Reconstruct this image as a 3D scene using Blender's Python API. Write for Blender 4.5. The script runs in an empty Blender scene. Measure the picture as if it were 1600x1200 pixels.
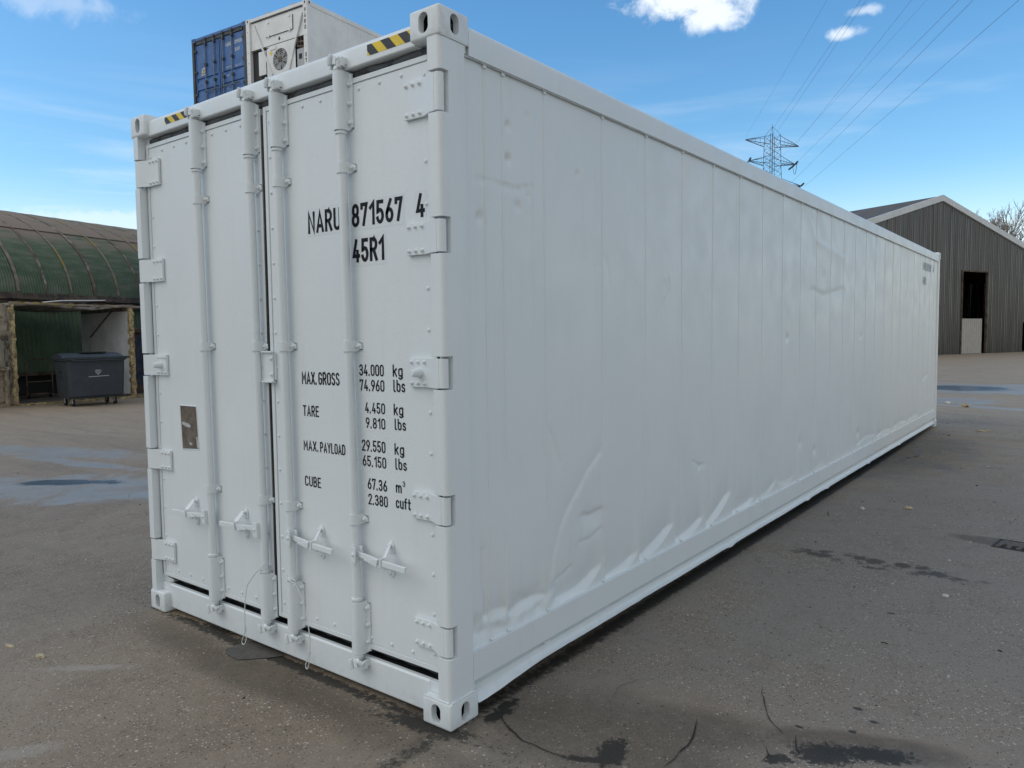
import bpy, bmesh, math, random
from mathutils import Vector, Matrix, noise
R = math.radians
random.seed(7)
S = bpy.context.scene
COL = S.collection

# ------------------------------------------------------------------ camera
cam_d = bpy.data.cameras.new("camera"); cam = bpy.data.objects.new("camera", cam_d); COL.objects.link(cam)
CAM = Vector((4.45674584, -2.1939499, 1.61940251))
def cam_basis(yaw, pitch, roll):
    f = Vector((math.sin(yaw)*math.cos(pitch), math.cos(yaw)*math.cos(pitch), math.sin(pitch)))
    r = Vector((math.cos(yaw), -math.sin(yaw), 0)); u = r.cross(f)
    return r*math.cos(roll)+u*math.sin(roll), -r*math.sin(roll)+u*math.cos(roll), f
r_, u_, f_ = cam_basis(-.655084663, -.0652024762, -.0114775982)
cam.matrix_world = Matrix(((r_.x, u_.x, -f_.x, CAM.x), (r_.y, u_.y, -f_.y, CAM.y), (r_.z, u_.z, -f_.z, CAM.z), (0, 0, 0, 1)))
cam_d.sensor_width = 36; cam_d.lens = 1175.96907/1600*36
cam_d.clip_start = .05; cam_d.clip_end = 3000
S.camera = cam

# ------------------------------------------------------------------ light
SUN_EL, SUN_AZ = 45, -140          # azimuth clockwise from +Y
S.view_settings.view_transform = 'Standard'; S.view_settings.look = 'None'
S.view_settings.exposure = 0.22; S.view_settings.gamma = 1
S.view_settings.use_curve_mapping = False
w = bpy.data.worlds.new("World"); S.world = w; w.use_nodes = True
sd = bpy.data.lights.new("sun", 'SUN'); so = bpy.data.objects.new("sun", sd); COL.objects.link(so)
sd.energy = 0.6; sd.angle = R(40); sd.color = (1, .95, .87)
sdir = Vector((math.sin(R(SUN_AZ))*math.cos(R(SUN_EL)), math.cos(R(SUN_AZ))*math.cos(R(SUN_EL)), math.sin(R(SUN_EL))))
so.rotation_euler = sdir.to_track_quat('Z', 'Y').to_euler()

class N:
    """small node-tree writer"""
    def __init__(s, nt): s.nt = nt; nt.nodes.clear()
    def n(s, t, **k):
        nd = s.nt.nodes.new(t)
        for a, b in k.items():
            if a.startswith('i_'):
                nd.inputs[a[2:].replace('_', ' ')].default_value = b
            else: setattr(nd, a, b)
        return nd
    def l(s, a, b): s.nt.links.new(a, b)
    def _in(s, nd, i, v):
        if isinstance(v, bpy.types.NodeSocket): s.l(v, nd.inputs[i])
        else: nd.inputs[i].default_value = v
    def m(s, op, a, b=0.0, c=None, clamp=False):
        nd = s.n('ShaderNodeMath', operation=op); nd.use_clamp = clamp
        s._in(nd, 0, a); s._in(nd, 1, b)
        if c is not None: s._in(nd, 2, c)
        return nd.outputs[0]
    def v(s, op, a, b=(0, 0, 0)):
        nd = s.n('ShaderNodeVectorMath', operation=op); s._in(nd, 0, a); s._in(nd, 1, b)
        return nd.outputs['Value'] if op in ('LENGTH', 'DISTANCE', 'DOT_PRODUCT') else nd.outputs[0]
    def ramp(s, x, a, b, lo=0.0, hi=1.0, smooth=True):
        nd = s.n('ShaderNodeMapRange'); nd.interpolation_type = 'SMOOTHSTEP' if smooth else 'LINEAR'
        s._in(nd, 0, x); nd.inputs[1].default_value = a; nd.inputs[2].default_value = b
        nd.inputs[3].default_value = lo; nd.inputs[4].default_value = hi
        return nd.outputs[0]
    def noise(s, vec, scale, detail=3, rough=.5, dist=0.0):
        nd = s.n('ShaderNodeTexNoise'); s.l(vec, nd.inputs['Vector'])
        nd.inputs['Scale'].default_value = scale; nd.inputs['Detail'].default_value = detail
        nd.inputs['Roughness'].default_value = rough; nd.inputs['Distortion'].default_value = dist
        return nd.outputs[0]
    def mix(s, f, a, b):
        nd = s.n('ShaderNodeMix', data_type='RGBA')
        s._in(nd, 0, f); s._in(nd, 6, a); s._in(nd, 7, b)
        return nd.outputs[2]
    def scale(s, vec, xyz):
        nd = s.n('ShaderNodeMapping'); s.l(vec, nd.inputs[0]); nd.inputs['Scale'].default_value = xyz
        return nd.outputs[0]
    def obj(s): return s.n('ShaderNodeTexCoord').outputs['Object']
def c4(c): return (c[0], c[1], c[2], 1)

def build_world():
    q = N(w.node_tree)
    sky = q.n('ShaderNodeTexSky', sky_type='NISHITA'); sky.sun_disc = False
    sky.sun_elevation = R(SUN_EL); sky.sun_rotation = R(SUN_AZ)
    sky.air_density = 1.1; sky.dust_density = .6; sky.ozone_density = 3.0
    d = q.n('ShaderNodeTexCoord').outputs['Generated']
    sep = q.n('ShaderNodeSeparateXYZ'); q.l(d, sep.inputs[0]); z = sep.outputs[2]
    dn = q.v('ADD', d, q.v('SCALE', d))
    # wispy bands low over the horizon
    st = q.scale(d, (1.6, 1.6, 13))
    n1 = q.noise(st, 1.5, 6, .55, .3)
    band = q.m('MULTIPLY', q.ramp(n1, .44, .66), q.ramp(z, .36, .06))
    low = q.ramp(z, .20, .02)
    f = q.m('MAXIMUM', q.m('MULTIPLY', band, .62), q.m('MULTIPLY', low, .7))
    # ragged fair-weather clouds: noise gated to where they stand in the sky
    nz = q.m('ADD', q.m('MULTIPLY', q.noise(d, 9, 7, .62, .2), .55), q.m('MULTIPLY', q.noise(d, 38, 6, .65, .3), .45))
    def patch(px, py, rx, ry, gain):
        v = f_ + r_*((px-800)/1175.97) + u_*((600-py)/1175.97); v.normalize()
        e = Vector((v.y, -v.x, 0)).normalized(); up = e.cross(v)
        off = q.v('SUBTRACT', d, tuple(v))
        a = q.m('DIVIDE', q.v('DOT_PRODUCT', off, tuple(e)), rx); b = q.m('DIVIDE', q.v('DOT_PRODUCT', off, tuple(up)), ry)
        rr = q.m('SQRT', q.m('ADD', q.m('MULTIPLY', a, a), q.m('MULTIPLY', b, b)))
        return q.m('MULTIPLY', q.ramp(q.m('ADD', q.m('MULTIPLY', rr, -.35), nz), .18, .42), gain)
    for a in ((1075, -12, .125, .042, 1.0), (1118, 22, .052, .026, .9), (1318, 52, .028, .010, .7), (1352, 16, .026, .008, .5), (40, -14, .11, .03, .28),
              (1570, 362, .10, .022, .6), (170, 345, .22, .018, .5), (-1100, 200, .3, .1, .9), (3000, 60, .3, .12, .9), (800, -700, .5, .2, .8)):
        f = q.m('MAXIMUM', f, patch(*a))
    f = q.m('MINIMUM', f, .92)
    # bright broken cloud added behind the camera, out of view, as neutral fill
    back = q.ramp(q.v('DOT_PRODUCT', d, (.62, -.75, .25)), -.10, .30)
    fill_cloud = q.m('MULTIPLY', back, q.ramp(q.noise(d, 2.2, 6, .55, .3), .30, .52, .35, 1))
    hs = q.n('ShaderNodeHueSaturation'); q.l(sky.outputs[0], hs.inputs['Color']); hs.inputs['Saturation'].default_value = 1.25
    tint = q.v('MULTIPLY', hs.outputs[0], (1.0, 1.07, 1.02))
    col = q.mix(fill_cloud, q.mix(f, tint, (6.0, 6.4, 6.8, 1)), (4.05, 4.18, 4.15, 1))
    bg = q.n('ShaderNodeBackground'); q.l(col, bg.inputs[0]); bg.inputs[1].default_value = .15
    o = q.n('ShaderNodeOutputWorld'); q.l(bg.outputs[0], o.inputs[0])
build_world()

# ------------------------------------------------------------------ mesh tools
class MB:
    def __init__(s): s.v = []; s.f = []; s.m = []; s.cur = 0
    def add(s, vs, fs):
        o = len(s.v); s.v += [tuple(p) for p in vs]; s.f += [tuple(i+o for i in f) for f in fs]; s.m += [s.cur]*len(fs)
    def box(s, a, b, M=None):
        (x0, y0, z0), (x1, y1, z1) = a, b
        if x0 > x1: x0, x1 = x1, x0
        if y0 > y1: y0, y1 = y1, y0
        if z0 > z1: z0, z1 = z1, z0
        vs = [Vector(p) for p in ((x0, y0, z0), (x1, y0, z0), (x1, y1, z0), (x0, y1, z0), (x0, y0, z1), (x1, y0, z1), (x1, y1, z1), (x0, y1, z1))]
        if M: vs = [M @ p for p in vs]
        s.add(vs, [(0, 3, 2, 1), (4, 5, 6, 7), (0, 1, 5, 4), (1, 2, 6, 5), (2, 3, 7, 6), (3, 0, 4, 7)])
    def tube(s, pts, r, n=10, caps=True):
        pts = [Vector(p) for p in pts]; rr = r if isinstance(r, (list, tuple)) else [r]*len(pts)
        rings = []; ref = None
        for i, p in enumerate(pts):
            t = (pts[min(i+1, len(pts)-1)] - pts[max(i-1, 0)]).normalized()
            if ref is None: ref = t.orthogonal().normalized()
            ref = (ref - t*ref.dot(t)).normalized(); b = t.cross(ref)
            rings.append([p + (ref*math.cos(2*math.pi*k/n) + b*math.sin(2*math.pi*k/n))*rr[i] for k in range(n)])
        vs = [q for g in rings for q in g]; fs = []
        for i in range(len(pts)-1):
            for k in range(n):
                a = i*n+k; b2 = i*n+(k+1) % n; fs.append((a, b2, b2+n, a+n))
        if caps: fs.append(tuple(range(n-1, -1, -1))); fs.append(tuple((len(pts)-1)*n+k for k in range(n)))
        s.add(vs, fs)
    def dome(s, c, nrm, r, h, n=10):
        c = Vector(c); nrm = Vector(nrm).normalized(); a = nrm.orthogonal().normalized(); b = nrm.cross(a)
        vs = []
        for rr, hh in ((1, 0), (.93, .5), (.6, .88)):
            vs += [c + (a*math.cos(2*math.pi*k/n)+b*math.sin(2*math.pi*k/n))*r*rr + nrm*h*hh for k in range(n)]
        vs.append(c+nrm*h); fs = []
        for i in range(2):
            for k in range(n): fs.append((i*n+k, i*n+(k+1) % n, (i+1)*n+(k+1) % n, (i+1)*n+k))
        for k in range(n): fs.append((2*n+k, 2*n+(k+1) % n, 3*n))
        s.add(vs, fs)
    def prism(s, poly, to3, d):
        """poly 2-D counter-clockwise; to3 maps (u,v,w) to a point; extruded over w=d[0]..d[1]"""
        n = len(poly); vs = [to3(u, v, d[0]) for u, v in poly] + [to3(u, v, d[1]) for u, v in poly]
        s.add(vs, [tuple(range(n-1, -1, -1)), tuple(range(n, 2*n))] + [(i, (i+1) % n, n+(i+1) % n, n+i) for i in range(n)])
    def mesh(s, name, mats, smooth=35):
        me = bpy.data.meshes.new(name); me.from_pydata(s.v, [], s.f)
        for m_ in mats: me.materials.append(m_)
        if len(mats) > 1:
            for p, i in zip(me.polygons, s.m): p.material_index = i
        if smooth:
            for p in me.polygons: p.use_smooth = True
            me.update(); me.set_sharp_from_angle(angle=R(smooth))
        return me
    def build(s, name, mats, parent=None, bevel=0, seg=2, smooth=35, fix=True, label=None):
        if not isinstance(mats, (list, tuple)): mats = [mats]
        me = s.mesh(name, mats, smooth)
        if fix:
            bm = bmesh.new(); bm.from_mesh(me); bmesh.ops.recalc_face_normals(bm, faces=bm.faces); bm.to_mesh(me); bm.free()
            if smooth: me.set_sharp_from_angle(angle=R(smooth))
        o = bpy.data.objects.new(name, me); COL.objects.link(o)
        if parent: o.parent = parent
        if bevel:
            b = o.modifiers.new('bevel', 'BEVEL'); b.width = bevel; b.segments = seg; b.limit_method = 'ANGLE'; b.angle_limit = R(40); b.harden_normals = bool(smooth)
        if label: o['label'] = label
        return o
def tag(o, label=None, cat=None, group=None, kind=None):
    for k, v in (('label', label), ('category', cat), ('group', group), ('kind', kind)):
        if v: o[k] = v
    return o
def empty(name, loc=(0, 0, 0), rz=0):
    o = bpy.data.objects.new(name, None); COL.objects.link(o); o.location = loc; o.rotation_euler = (0, 0, rz)
    o.empty_display_size = .2
    return o
def copy_tree(o, parent=None):
    c = o.copy(); COL.objects.link(c)
    if parent: c.parent = parent
    for ch in list(o.children): copy_tree(ch, c)
    return c
ID3 = lambda u, v, w_: (u, v, w_)

# ------------------------------------------------------------------ materials
def mat(name, col, rough=.5, metal=0, var=.0, vscale=3, bump=0, bscale=60, spec=.5, col2=None, c2lo=.5, c2hi=.7, c2scale=4, coat=0):
    m_ = bpy.data.materials.new(name); m_.use_nodes = True; q = N(m_.node_tree)
    b = q.n('ShaderNodeBsdfPrincipled'); o = q.n('ShaderNodeOutputMaterial'); q.l(b.outputs[0], o.inputs[0])
    P = q.obj()
    c = c4(col)
    if var:
        c = q.mix(q.ramp(q.noise(P, vscale, 5, .6), .3, .7), c4([x*(1-var) for x in col]), c4([min(1, x*(1+var)) for x in col]))
    if col2 is not None:
        c = q.mix(q.ramp(q.noise(P, c2scale, 7, .65), c2lo, c2hi), c, c4(col2))
    q._in(b, 'Base Color', c)
    q._in(b, 'Roughness', rough if not var else q.ramp(q.noise(P, vscale*2.3, 4, .6), .3, .7, max(0, rough-.08), min(1, rough+.1)))
    b.inputs['Metallic'].default_value = metal; b.inputs['Specular IOR Level'].default_value = spec
    b.inputs['Coat Weight'].default_value = coat
    if bump:
        bp = q.n('ShaderNodeBump'); bp.inputs['Strength'].default_value = 1; bp.inputs['Distance'].default_value = bump
        q.l(q.noise(P, bscale, 4, .6), bp.inputs['Height']); q.l(bp.outputs[0], b.inputs['Normal'])
    return m_

def paint_white():
    m_ = bpy.data.materials.new('fresh_white_paint'); m_.use_nodes = True; q = N(m_.node_tree)
    b = q.n('ShaderNodeBsdfPrincipled'); o = q.n('ShaderNodeOutputMaterial'); q.l(b.outputs[0], o.inputs[0])
    P = q.obj()
    big = q.ramp(q.noise(P, 1.1, 4, .55), .3, .7)
    c = q.mix(big, (.72, .77, .792, 1), (.76, .80, .82, 1))
    streak = q.ramp(q.noise(q.scale(P, (9, 9, .7)), 2.2, 4, .6), .52, .78)
    c = q.mix(q.m('MULTIPLY', streak, .28), c, (.64, .67, .67, 1))
    sy = q.n('ShaderNodeSeparateXYZ'); q.l(P, sy.inputs[0])
    c = q.mix(q.m('MULTIPLY', q.ramp(sy.outputs[1], 7.3, 8.6), .8), c, (.80, .80, .775, 1))     # creamier tint towards the far end
    # pinholes and flecks where the roller missed
    vo = q.n('ShaderNodeTexVoronoi'); q.l(P, vo.inputs['Vector']); vo.inputs['Scale'].default_value = 26
    fl = q.m('MULTIPLY', q.m('LESS_THAN', vo.outputs['Distance'], .045), q.m('GREATER_THAN', q.noise(P, 3.1, 2), .56))
    c = q.mix(q.m('MULTIPLY', fl, .55), c, (.25, .26, .26, 1))
    # dust settled near the foot
    sep = q.n('ShaderNodeSeparateXYZ'); q.l(P, sep.inputs[0])
    dz = q.m('MULTIPLY', q.ramp(sep.outputs[2], .16, .0), q.ramp(q.noise(P, 14, 5, .7), .45, .8))
    c = q.mix(q.m('MULTIPLY', dz, .35), c, (.36, .33, .29, 1))
    q._in(b, 'Base Color', c)
    q._in(b, 'Roughness', q.ramp(q.noise(P, 5, 4, .6), .3, .7, .36, .52))
    b.inputs['Specular IOR Level'].default_value = .45
    h = q.m('ADD', q.m('MULTIPLY', q.noise(P, 170, 3, .6), .5), q.m('MULTIPLY', q.noise(P, 22, 3, .5), .9))
    bp = q.n('ShaderNodeBump'); bp.inputs['Distance'].default_value = .0011; bp.inputs['Strength'].default_value = 1
    q.l(h, bp.inputs['Height']); q.l(bp.outputs[0], b.inputs['Normal'])
    return m_
WHITE = paint_white()
RUBBER = mat('black_gasket', (.012, .013, .015), .6, var=.3, vscale=30, bump=.002, bscale=60)
GREYRUB = mat('painted_gasket', (.10, .11, .12), .55, col2=(.02, .02, .022), c2lo=.5, c2hi=.62, c2scale=12, bump=.002, bscale=50)
DARK = mat('dark_cavity', (.03, .03, .033), .8)
INK = mat('black_lettering', (.008, .009, .012), .5, spec=.2)
FILM = mat('decal_film', (.71, .745, .77), .3)
YEL = mat('hazard_yellow', (.80, .57, .02), .5, var=.12, vscale=20, col2=(.35, .27, .05), c2lo=.6, c2hi=.75, c2scale=30)
BLK = mat('hazard_black', (.018, .018, .018), .5, var=.3, vscale=40)
WIRE = mat('sheathed_wire', (.66, .69, .69), .45)

# ------------------------------------------------------------------ stroke lettering in a narrow industrial face
def arc(cx, cy, rx, ry, a0, a1, n=8):
    return [(cx+rx*math.cos(R(a0+(a1-a0)*i/n)), cy+ry*math.sin(R(a0+(a1-a0)*i/n))) for i in range(n+1)]
def stad(y0, y1, x0=0, x1=1, r=.2):
    cx = (x0+x1)/2; rx = (x1-x0)/2
    p = arc(cx, y1-r, rx, r, 0, 180) + arc(cx, y0+r, rx, r, 180, 360)
    return p + [p[0]]
G = {
 '0': (.40, [stad(0, 1)]), 'O': (.42, [stad(0, 1)]), '1': (.24, [[(0, .78), (.95, 1), (.95, 0)]]),
 '2': (.40, [arc(.5, .78, .5, .22, 180, -20, 10)+[(0, 0), (1, 0)]]),
 '3': (.40, [arc(.47, .77, .47, .23, 165, -70, 10)+[(.35, .53)], [(.35, .53)]+arc(.48, .26, .52, .26, 70, -165, 10)]),
 '4': (.42, [[(.52, 1), (0, .24), (1, .24)], [(.74, .46), (.74, 0)]]),
 '5': (.40, [[(.92, 1), (.1, 1), (.06, .52)]+arc(.48, .30, .5, .30, 130, -160, 12)]),
 '6': (.40, [[(.72, 1), (.1, .5)]+arc(.5, .28, .5, .28, 150, 510, 18)]),
 '7': (.38, [[(0, .84), (0, 1), (1, 1), (.35, 0)]]),
 '8': (.40, [stad(.5, 1, .06, .94, .2), stad(0, .5, 0, 1, .22)]),
 '9': (.40, [[(.28, 0), (.9, .5)]+arc(.5, .72, .5, .28, -30, 330, 18)]),
 'N': (.42, [[(0, 0), (0, 1), (1, 0), (1, 1)]]), 'A': (.46, [[(0, 0), (.5, 1), (1, 0)], [(.17, .27), (.83, .27)]]),
 'R': (.42, [[(0, 0), (0, 1), (.5, 1)]+arc(.5, .74, .48, .26, 90, -90)+[(0, .48)], [(.5, .48), (1, 0)]]),
 'U': (.42, [[(0, 1)]+arc(.5, .22, .5, .22, 180, 360)+[(1, 1)]]), 'M': (.5, [[(0, 0), (0, 1), (.5, .35), (1, 1), (1, 0)]]),
 'X': (.42, [[(0, 0), (1, 1)], [(0, 1), (1, 0)]]), '.': (.07, [[(0, -.02), (0, .06)]]),
 'G': (.42, [arc(.5, .78, .5, .22, 10, 180)+arc(.5, .22, .5, .22, 180, 360)+[(1, .47), (.55, .47)]]),
 'S': (.40, [arc(.5, .76, .48, .24, 25, 250, 9)+arc(.5, .25, .5, .25, 75, -155, 9)]),
 'T': (.40, [[(0, 1), (1, 1)], [(.5, 1), (.5, 0)]]), 'E': (.36, [[(1, 1), (0, 1), (0, 0), (1, 0)], [(0, .52), (.85, .52)]]),
 'P': (.42, [[(0, 0), (0, 1), (.5, 1)]+arc(.5, .73, .5, .27, 90, -90)+[(0, .46)]]), 'Y': (.44, [[(0, 1), (.5, .45), (1, 1)], [(.5, .45), (.5, 0)]]),
 'L': (.36, [[(0, 1), (0, 0), (1, 0)]]), 'D': (.42, [[(0, 0), (0, 1), (.45, 1)]+arc(.45, .72, .55, .28, 90, 0)+arc(.45, .28, .55, .28, 0, -90)+[(0, 0)]]),
 'C': (.42, [arc(.5, .78, .5, .22, 5, 180)+arc(.5, .22, .5, .22, 180, 355)]), 'F': (.36, [[(1, 1), (0, 1), (0, 0)], [(0, .5), (.85, .5)]]),
 'B': (.42, [[(0, 0), (0, 1), (.5, 1)]+arc(.5, .76, .44, .24, 90, -90)+[(0, .52)], [(.5, .52)]+arc(.5, .26, .5, .26, 90, -90)+[(0, 0)]]),
 'W': (.56, [[(0, 1), (.25, 0), (.5, .75), (.75, 0), (1, 1)]]),
 'k': (.36, [[(0, 0), (0, 1)], [(.95, .68), (0, .28)], [(.35, .42), (1, 0)]]),
 'g': (.36, [stad(.02, .68, 0, 1, .2), [(1, .68), (1, -.08)]+arc(.5, -.08, .5, .17, 0, -150, 6)]),
 'l': (.14, [[(0, 1), (0, .12), (.3, 0), (1, 0)]]), 'b': (.36, [[(0, 1), (0, .2)], stad(0, .68, 0, 1, .2)]),
 's': (.32, [arc(.5, .51, .46, .17, 25, 250, 7)+arc(.5, .17, .5, .17, 75, -155, 7)]),
 'm': (.54, [[(0, 0), (0, .68)], [(0, .5)]+arc(.25, .5, .25, .18, 180, 0)+[(.5, 0)], [(.5, .5)]+arc(.75, .5, .25, .18, 180, 0)+[(1, 0)]]),
 'c': (.34, [arc(.5, .48, .5, .2, 10, 180)+arc(.5, .2, .5, .2, 180, 350)]), 'u': (.36, [[(0, .68)]+arc(.5, .2, .5, .2, 180, 360)+[(1, .68)], [(1, .68), (1, 0)]]),
 'f': (.26, [arc(.8, .8, .45, .2, 90, 180, 4)+[(.35, 0)], [(0, .66), (.95, .66)]]), 't': (.26, [[(.35, .95), (.35, .15)]+arc(.75, .15, .4, .15, 180, 290, 4), [(0, .66), (.95, .66)]]),
 ' ': (.25, []),
}
def lettering(mb, s, to3, x0, x1, z0, h, th=.125, t=.0006, vertical=False):
    """strokes of string s fitted between x0 and x1 (local u axis), base z0, height h"""
    sp = .13; adv = [G[c][0]+th for c in s]; tot = sum(adv)+sp*(len(s)-1)
    k = (x1-x0)/(tot*h) if x1 is not None else 1.0
    x = x0; hw = th*h/2
    for c, a in zip(s, adv):
        gw = G[c][0]*h*k
        for pk, pl in enumerate(G[c][1]):
            pts = [Vector((x+hw+px*(gw if gw > 0 else 0)+0, z0+hw+py*(h-2*hw))) for px, py in pl]
            closed = (pts[0]-pts[-1]).length < 1e-6
            if closed: pts = pts[:-1]
            n = len(pts); L = []; Rr = []
            for i in range(n):
                p = pts[i]
                a_ = pts[(i-1) % n] if (closed or i > 0) else None; b_ = pts[(i+1) % n] if (closed or i < n-1) else None
                d1 = (p-a_).normalized() if a_ is not None else (b_-p).normalized(); d2 = (b_-p).normalized() if b_ is not None else d1
                if a_ is None: d1 = d2
                n1 = Vector((-d1.y, d1.x)); n2 = Vector((-d2.y, d2.x)); mm = (n1+n2)
                if mm.length < .3: mm = n1
                mm.normalize(); kk = min(2.2, 1/max(.3, mm.dot(n1)))
                e = Vector((0, 0))
                if not closed and i == 0: e = -d1*hw*.95
                if not closed and i == n-1: e = d2*hw*.95
                L.append(p+mm*hw*kk+e); Rr.append(p-mm*hw*kk+e)
            tt = t+.0003*pk; vs = [to3(q.x, q.y, tt) for q in L]+[to3(q.x, q.y, tt) for q in Rr]
            m_ = n if closed else n-1
            mb.add(vs, [(i, (i+1) % n, n+(i+1) % n, n+i) for i in range(m_)])
        x += (a+sp)*h*k

# ------------------------------------------------------------------ the white container
W_, L_, H_ = 2.438, 12.192, 2.896
HZ = [(2.496, 2.645), (1.95, 2.08), (1.408, 1.528), (.853, .968), (.305, .425)]     # hinge bands
def sm(a, b, x):
    t = min(1, max(0, (x-a)/(b-a))); return t*t*(3-2*t)

def casting_mesh(name, m_, mirx=False, miry=False, top=False):
    """ISO corner casting, outer corner at the origin, body towards +x (162) +y (178) +z (118), aperture in x and y faces"""
    bm = bmesh.new()
    def cube(a, b):
        g = bmesh.ops.create_cube(bm, size=1)['verts']
        for v in g: v.co = Vector([(a[i]+b[i])/2+v.co[i]*(b[i]-a[i]) for i in range(3)])
        return g
    cube((0, 0, 0), (.162, .178, .118))
    bmesh.ops.bevel(bm, geom=[e for e in bm.edges], offset=.011, segments=3, affect='EDGES', profile=.5)
    me = bpy.data.meshes.new('tmp'); bm.to_mesh(me); bm.free(); o = bpy.data.objects.new('tmp', me); COL.objects.link(o)
    tools = []
    def tool(fn):
        t = MB(); fn(t); mesh = t.mesh('tool', [], 0); b2 = bmesh.new(); b2.from_mesh(mesh); bmesh.ops.recalc_face_normals(b2, faces=b2.faces); b2.to_mesh(mesh); b2.free()
        ob = bpy.data.objects.new('tool', mesh); COL.objects.link(ob); tools.append(ob)
        bo = o.modifiers.new('b', 'BOOLEAN'); bo.object = ob; bo.operation = 'DIFFERENCE'; bo.solver = 'EXACT'
    tool(lambda t: t.box((.03, .03, .012), (.150, .166, .106)))
    ov = [(.0255*math.cos(a), (.0145 if math.sin(a) > 0 else -.0145)+.0255*math.sin(a)) for a in [2*math.pi*(i+.5)/24 for i in range(24)]]
    tool(lambda t: t.prism([(.084+u, .057+v) for u, v in ov], lambda u, v, w2: (u, w2, v), (-.01, .06)))
    tool(lambda t: t.prism([(.090+u, .057+v) for u, v in ov], lambda u, v, w2: (w2, u, v), (-.01, .06)))
    bpy.context.view_layer.update()
    dg = bpy.context.evaluated_depsgraph_get()
    res = bpy.data.meshes.new_from_object(o.evaluated_get(dg)); res.name = name
    for t in tools+[o]: bpy.data.objects.remove(t)
    sx, sy, sz = (-1 if mirx else 1), (-1 if miry else 1), (-1 if top else 1)
    b2 = bmesh.new(); b2.from_mesh(res)
    for v in b2.verts: v.co = Vector((v.co.x*sx, v.co.y*sy, v.co.z*sz))
    if sx*sy*sz < 0: bmesh.ops.reverse_faces(b2, faces=b2.faces)
    b2.to_mesh(res); b2.free(); res.materials.clear(); res.materials.append(m_); res.materials.append(DARK)
    for p in res.polygons:
        p.use_smooth = True; c = p.center; a_, b_, c_ = abs(c.x), abs(c.y), abs(c.z)
        p.material_index = 1 if (.0285 < a_ < .152 and .0285 < b_ < .168 and .011 < c_ < .107) else 0  # hollow coloured dark to paint in the shade inside
    res.set_sharp_from_angle(angle=R(40))
    return res
CM = {}
def casting(parent, m_, corner, L=L_, H=H_):
    mx, my, tp = corner; key = (m_.name, corner)
    if key not in CM: CM[key] = casting_mesh('corner_casting', m_, mx, my, tp)
    o = bpy.data.objects.new('corner_casting', CM[key]); COL.objects.link(o); o.parent = parent
    o.location = (W_ if mx else 0, L if my else 0, H if tp else 0)
    return o

C0 = empty('refrigerated_container')
tag(C0, 'large freshly painted white refrigerated container filling the middle of the yard', 'container')
for mx in (False, True):
    for my in (False, True):
        for tp in (False, True): casting(C0, WHITE, (mx, my, tp))

def post_mesh(side):
    """front corner post, one piece, notched at the outer edge for the hinge barrels. side=+1 right, -1 left (mirrored)"""
    mb = MB(); r = .02
    full = [(2.350, .056), (2.368, .056), (2.368, .004)] + [(2.434-r+r*math.sin(a), .004+r-r*math.cos(a)) for a in [R(18*i) for i in range(6)]] + [(2.434, .054), (2.434, .150), (2.300, .150), (2.300, .075)]
    cut = [(x, y) if y >= .054 else (min(x, 2.428), .054) for x, y in full]
    lv = [(.112, full)]
    for a, b in sorted(HZ): lv += [(a-.006, full), (a-.006, cut), (b+.008, cut), (b+.008, full)]
    lv.append((2.784, full)); n = len(full)
    vs = [((x if side > 0 else W_-x), y, z) for z, pf in lv for x, y in pf]
    mb.add(vs, [(i*n+k, i*n+(k+1) % n, (i+1)*n+(k+1) % n, (i+1)*n+k) for i in range(len(lv)-1) for k in range(n)])
    return mb
def clean(o):
    bm = bmesh.new(); bm.from_mesh(o.data); bmesh.ops.remove_doubles(bm, verts=bm.verts, dist=1e-5); bmesh.ops.dissolve_degenerate(bm, edges=bm.edges, dist=1e-5)
    bmesh.ops.recalc_face_normals(bm, faces=bm.faces); bm.to_mesh(o.data); bm.free(); o.data.set_sharp_from_angle(angle=R(35))
for s_ in (1, -1): clean(post_mesh(s_).build('corner_post', WHITE, C0, bevel=.003, seg=2))
# rear posts
for x0 in (0.006, W_-.14):
    mb = MB(); mb.box((x0, L_-.15, .112), (x0+.134, L_-.006, 2.784)); mb.build('corner_post', WHITE, C0, bevel=.01)

# header and sill of the door frame
mb = MB()
hp = [(.028, 2.772), (.024, 2.776), (.024, 2.842), (.026, 2.851), (.031, 2.859), (.040, 2.865), (.055, 2.868), (.16, 2.868), (.16, 2.772)]
mb.prism(hp, lambda u, v, w2: (w2, u, v), (.155, W_-.155))
hdr = mb.build('header', WHITE, C0, bevel=.003)
mb = MB()
sp_ = [(.046, .022), (.040, .03), (.040, .158), (.046, .166), (.066, .166), (.066, .10), (.15, .10), (.15, .022)]
mb.prism(sp_, lambda u, v, w2: (w2, u, v), (.155, W_-.155))
for a, b in ((.072, .1545), (W_-.1545, W_-.072)): mb.box((a, .041, .119), (b, .066, .1655))
sill = mb.build('door_sill', WHITE, C0, bevel=.003)
# rolled gasket between header and doors, dark rebate all round
mb = MB()
mb.tube([(.10+.05*i, .078+.004*math.sin(i*1.3), 2.756+.004*math.sin(i*.9)) for i in range(46)], .021, 10)
mb.build('header_gasket', GREYRUB, C0)
mb = MB()
mb.box((.075, .105, .166), (2.36, .115, 2.772)); mb.box((.075, .0665, .101), (2.36, .104, .164)); mb.box((.075, .092, 2.745), (2.36, .1045, 2.771))
mb.build('door_rebate', RUBBER, C0)

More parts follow.
